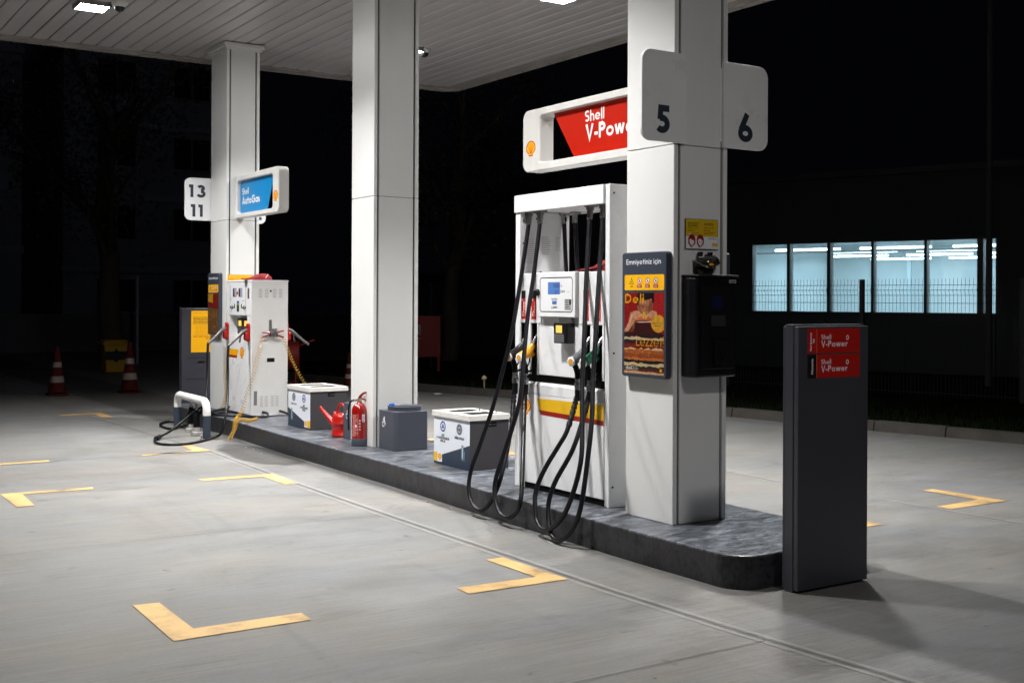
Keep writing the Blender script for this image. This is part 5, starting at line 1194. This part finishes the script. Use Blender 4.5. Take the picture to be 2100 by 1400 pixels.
for i, (s0, s1) in enumerate(wins):
    fr = MB().use(HF); hb_(fr, prev if i else -.06, s0, -.16, .02, WZ0-.05, WZ1+.04); hb_(fr, s0, s1, -.14, .01, WZ0-.05, WZ0); hb_(fr, s0, s1, -.14, .01, WZ1, WZ1+.04)
    if i == 5: hb_(fr, s1, s1+.05, -.16, .02, WZ0-.05, WZ1+.04)
    fo = fr.build('window', hl); prev = s1
    gb = mb(GL); hb_(gb, s0+.001, s1-.001, -.06, -.055, WZ0+.001, WZ1-.001); gb.build('pane', fo)
RW = mat('hall_room_wall', S(178,196,202), .7, var=.10, vscale=1.2)
RD, RZ = 7.0, 3.05
b = mb(RW); hb_(b, -1.2, -1.1, .03, RD, -.02, RZ); hb_(b, 11, 11.1, .03, RD, -.02, RZ); hb_(b, -1.2, 11.1, RD, RD+.1, -.02, RZ); hb_(b, -1.1, 11, .03, RD, RZ, RZ+.08); b.build('room_wall', hl)
b = mb(mat('room_floor', (.07,.09,.10), .6)); hb_(b, -1.1, 11, .03, RD, -.02, .0); b.build('room_floor', hl)
b = mb(mat('room_column', S(160,184,192), .6)); hb_(b, 1.05, 1.15, 6.6, 6.7, 0, RZ-.01); b.build('room_column', hl)
b = mb(DK('room_duct', (.10,.12,.13))); 
for d_ in (1.3,): hb_(b, -1, 10.9, d_+.16, d_+.20, 2.70, 2.74)
b.build('duct_rail', hl)
TB = glow('tube_light', (225,246,255), 12)
for d_, z_, off_ in ((.9,2.76,.25),(2.6,2.76,.9),(4.2,2.73,.1),(5.8,2.70,.6)):
    s_ = off_-.2
    while s_ < 10.5:
        b = mb(TB); p0 = HA+HD*s_+HN*d_+Vector((0,0,z_)); b.cyl(p0, p0+HD*1.55, .024, seg=10); b.build('tube_lamp', hl); s_ += 2.0
for s_ in (.8, 4.2, 7.6):
    for d_ in (1.6, 3.6, 5.6):
        ld = bpy.data.lights.new('hall_light', 'AREA'); ld.shape = 'RECTANGLE'; ld.size = 2.5; ld.size_y = .3; ld.energy = 58; ld.color = (.72,.91,1.0)
        lo = bpy.data.objects.new('hall_light', ld); COL.objects.link(lo); lo.parent = hl; lo.location = HD*s_+HN*d_+Vector((0,0,2.95)); lo.rotation_euler = (0,0,math.atan2(HD.y, HD.x))
# thin mast right
t = thing('lamp_mast', 'thin unlit mast rising in the dark at the right', 'mast', (18.0,12.4,0)); b = mb(DK('mast_grey', (.05,.05,.055))); b.cyl((18.0,12.4,.1),(18.0,12.4,9),.06,.04); b.build('mast_pole', t); b = mb(DK('mast_grey', (.05,.05,.055))); b.tube([(18.0,12.4,9),(17.4,12.4,9.3),(16.8,12.4,9.32)], .03, 8); b.build('mast_arm', t)
# left apartment block
AP = mat('apartment_plaster', (.36,.37,.46), .85, var=.2, vscale=.5); APW = mat('apartment_glass', (.01,.011,.014), .15); APF = mat('apartment_frame', (.34,.34,.36), .6)
def block(x0, x1, y0, y1, h, floors, label, wins_):
    t = thing('apartment_block', label, 'building', ((x0+x1)/2,y0,0), 'dark apartment blocks beyond the forecourt')
    b = mb(AP); b.box(x0, x1, y0, y1, -.1, h); b.build('wall', t)
    b = mb(AP); b.box(x0-.25, x1+.25, y0-.25, y1+.25, h+.001, h+.3); b.build('roof', t)
    fh = h/floors
    for fl_ in range(floors):
        b = mb(mat('floor_band', (.42,.43,.52), .8)); b.box(x0-.06, x1+.06, y0-.08, y0-.001, (fl_+1)*fh-.28, (fl_+1)*fh-.04); b.build('floor_band', t)
        for (wx, ww) in wins_:
            zc = fl_*fh+1.0
            fr = mb(APF); 
            for (a0,a1,c0_,c1_) in ((wx,wx+.07,zc,zc+1.4),(wx+ww-.07,wx+ww,zc,zc+1.4),(wx+ww/2-.03,wx+ww/2+.03,zc,zc+1.4),(wx+.07,wx+ww/2-.03,zc,zc+.07),(wx+.07,wx+ww/2-.03,zc+1.33,zc+1.4),(wx+ww/2+.03,wx+ww-.07,zc,zc+.07),(wx+ww/2+.03,wx+ww-.07,zc+1.33,zc+1.4)): fr.box(a0, a1, y0-.06, y0-.001, c0_, c1_)
            fo = fr.build('window', t); gb = mb(APW); gb.box(wx+.07, wx+ww-.07, y0-.03, y0-.005, zc+.07, zc+1.33); gb.build('pane', fo)
block(-4.5, 7.6, 42, 54, 13.5, 4, 'dark apartment block with rows of windows at the far left', [(-3.4,1.6),(-.6,1.6),(1.6,1.6),(4.6,1.9)])
block(10.0, 17.5, 47, 58, 11.5, 4, 'second unlit block in the dark behind the farthest column', [(11.2,1.6),(14.2,1.6)])
# tree left
def tree(x, y, h, r0, label, seed, lean=0., crown=True):
    t = thing('street_tree', label, 'tree', (x,y,0), 'dark trees beyond the forecourt'); rg = random.Random(seed)
    BK = mat('tree_bark', (.10,.075,.055), .9, var=.4, vscale=8, bump=.6, bscale=14, stretch=(1,1,.25)); LV = mat('tree_leaf', (.045,.065,.03), .7, var=.4, vscale=3)
    b = mb(BK); P = [Vector((x, y, 0))]
    for i in range(1, 8): P.append(Vector((x+lean*i/7+rg.uniform(-.08,.08), y+rg.uniform(-.08,.08), h*.62*i/7)))
    b.tube(smooth_path(P, 3), [r0*(1.35 if i == 0 else 1)*(1-.55*i/21) for i in range(22)], 12); tips = []
    for i in range(9):
        s_ = P[3+i%4+ (1 if i > 5 else 0)]; a = rg.random()*6.28; L1 = h*.33*(.7+.5*rg.random()); e_ = s_+Vector((math.cos(a)*L1*.7, math.sin(a)*L1*.7, L1*.75)); md = s_.lerp(e_, .5)+Vector((0,0,-.1)); b.tube(smooth_path([s_, md, e_], 3), [r0*.38*(1-.8*k/6) for k in range(7)], 7); tips += [md, e_]
        for j in range(2):
            a2 = a+rg.uniform(-1,1); e2 = md+Vector((math.cos(a2)*L1*.45, math.sin(a2)*L1*.45, L1*.4)); b.tube([md, e2], [r0*.16, .01], 5); tips.append(e2)
    b.build('trunk', t)
    if crown:
        b = mb(LV)
        for tp in tips:
            R1 = h*.10*(.7+.7*rg.random())
            for i in range(110):
                d = Vector((rg.gauss(0,1), rg.gauss(0,1), rg.gauss(0,.8)))*R1*.55; c = tp+d; u_ = Vector((rg.gauss(0,1), rg.gauss(0,1), rg.gauss(0,1))).normalized()*.075; v_ = u_.orthogonal().normalized()*.045
                b.b.faces.new([b.b.verts.new(q) for q in (c-u_, c+v_, c+u_, c-v_)])
        b.build('crown', t)
tree(7.35, 29.0, 9.5, .30, 'reddish brown tree trunk rising behind the yellow bin', 3, -.3)
tree(14.0, 24.2, 8.5, .22, 'dark tree between red hose cabinet and the fence', 9, .4)
tree(21.0, 33, 9, .25, 'unlit tree behind the fuel dispenser in the dark', 12, .1)
t = thing('thin_pole', 'thin grey pole standing right of the yellow bin', 'pole', (7.76,28.4,0)); b = mb(DK('pole_grey', (.30,.32,.34))); b.cyl((7.76,28.4,0),(7.76,28.4,2.1),.035); b.build('pole_shaft', t); b = mb(DK('pole_grey', (.30,.32,.34))); b.lathe((7.76,28.4,2.1), [(.045,0),(.045,.02),(0,.04)], 12); b.build('pole_cap', t)
# low wall far left behind the cones, and distant lit doorway
t = thing('boundary_wall', 'low unlit boundary wall far behind the traffic cones', 'wall', (0,36,0)); b = mb(mat('boundary_plaster', (.20,.20,.22), .9, var=.25, vscale=1)); b.box(-14,13.5,36,36.2,-.05,1.05); b.build('wall_body', t); b = mb(mat('boundary_coping', (.22,.22,.24), .9)); b.box(-14,13.5,35.96,36.24,1.051,1.12); b.build('coping', t)
sh = thing('far_shed', 'distant shed with one bluish lit doorway seen between the columns', 'building', (21.0,34,0))
q = Vector((21.02,34.1,0)); dd_ = Vector((.85,-.53,0)); nn_ = Vector((.53,.85,0))
def sb(b, a0, a1, d0, d1, z0_, z1_): b.obox(q+dd_*((a0+a1)/2)+nn_*((d0+d1)/2)+Vector((0,0,(z0_+z1_)/2)), dd_*(a1-a0)/2, nn_*(d1-d0)/2, Vector((0,0,(z1_-z0_)/2)))
b = mb(DK('shed_wall', (.04,.045,.055))); sb(b,-4,-.16,0,.2,0,2.4); sb(b,.16,4,0,.2,0,2.4); sb(b,-.16,.16,0,.2,.92,2.4); sb(b,-4,4,3,3.2,0,2.4); b.build('wall', sh)
b = mb(DK('shed_roof', (.03,.03,.035))); sb(b,-4.2,4.2,-.3,3.4,2.401,2.5); b.build('roof', sh)
b = mb(mat('shed_room', S(120,160,190), .8)); sb(b,-1.0,-.9,.21,1.6,0,2.3); sb(b,.9,1.0,.21,1.6,0,2.3); sb(b,-.9,.9,1.6,1.7,0,2.3); b.build('room_wall', sh)
b = mb(glow('shed_lamp_glow', (210,235,255), 10)); sb(b,-.10,.05,.9,.95,.95,1.15); b.build('shed_lamp', sh)
ld = bpy.data.lights.new('shed_light', 'POINT'); ld.energy = 6; ld.color = (.6,.8,1); ld.shadow_soft_size = .1; lo = bpy.data.objects.new('shed_light', ld); COL.objects.link(lo); lo.parent = sh; lo.location = nn_*.8+Vector((0.02,.1,1.2))
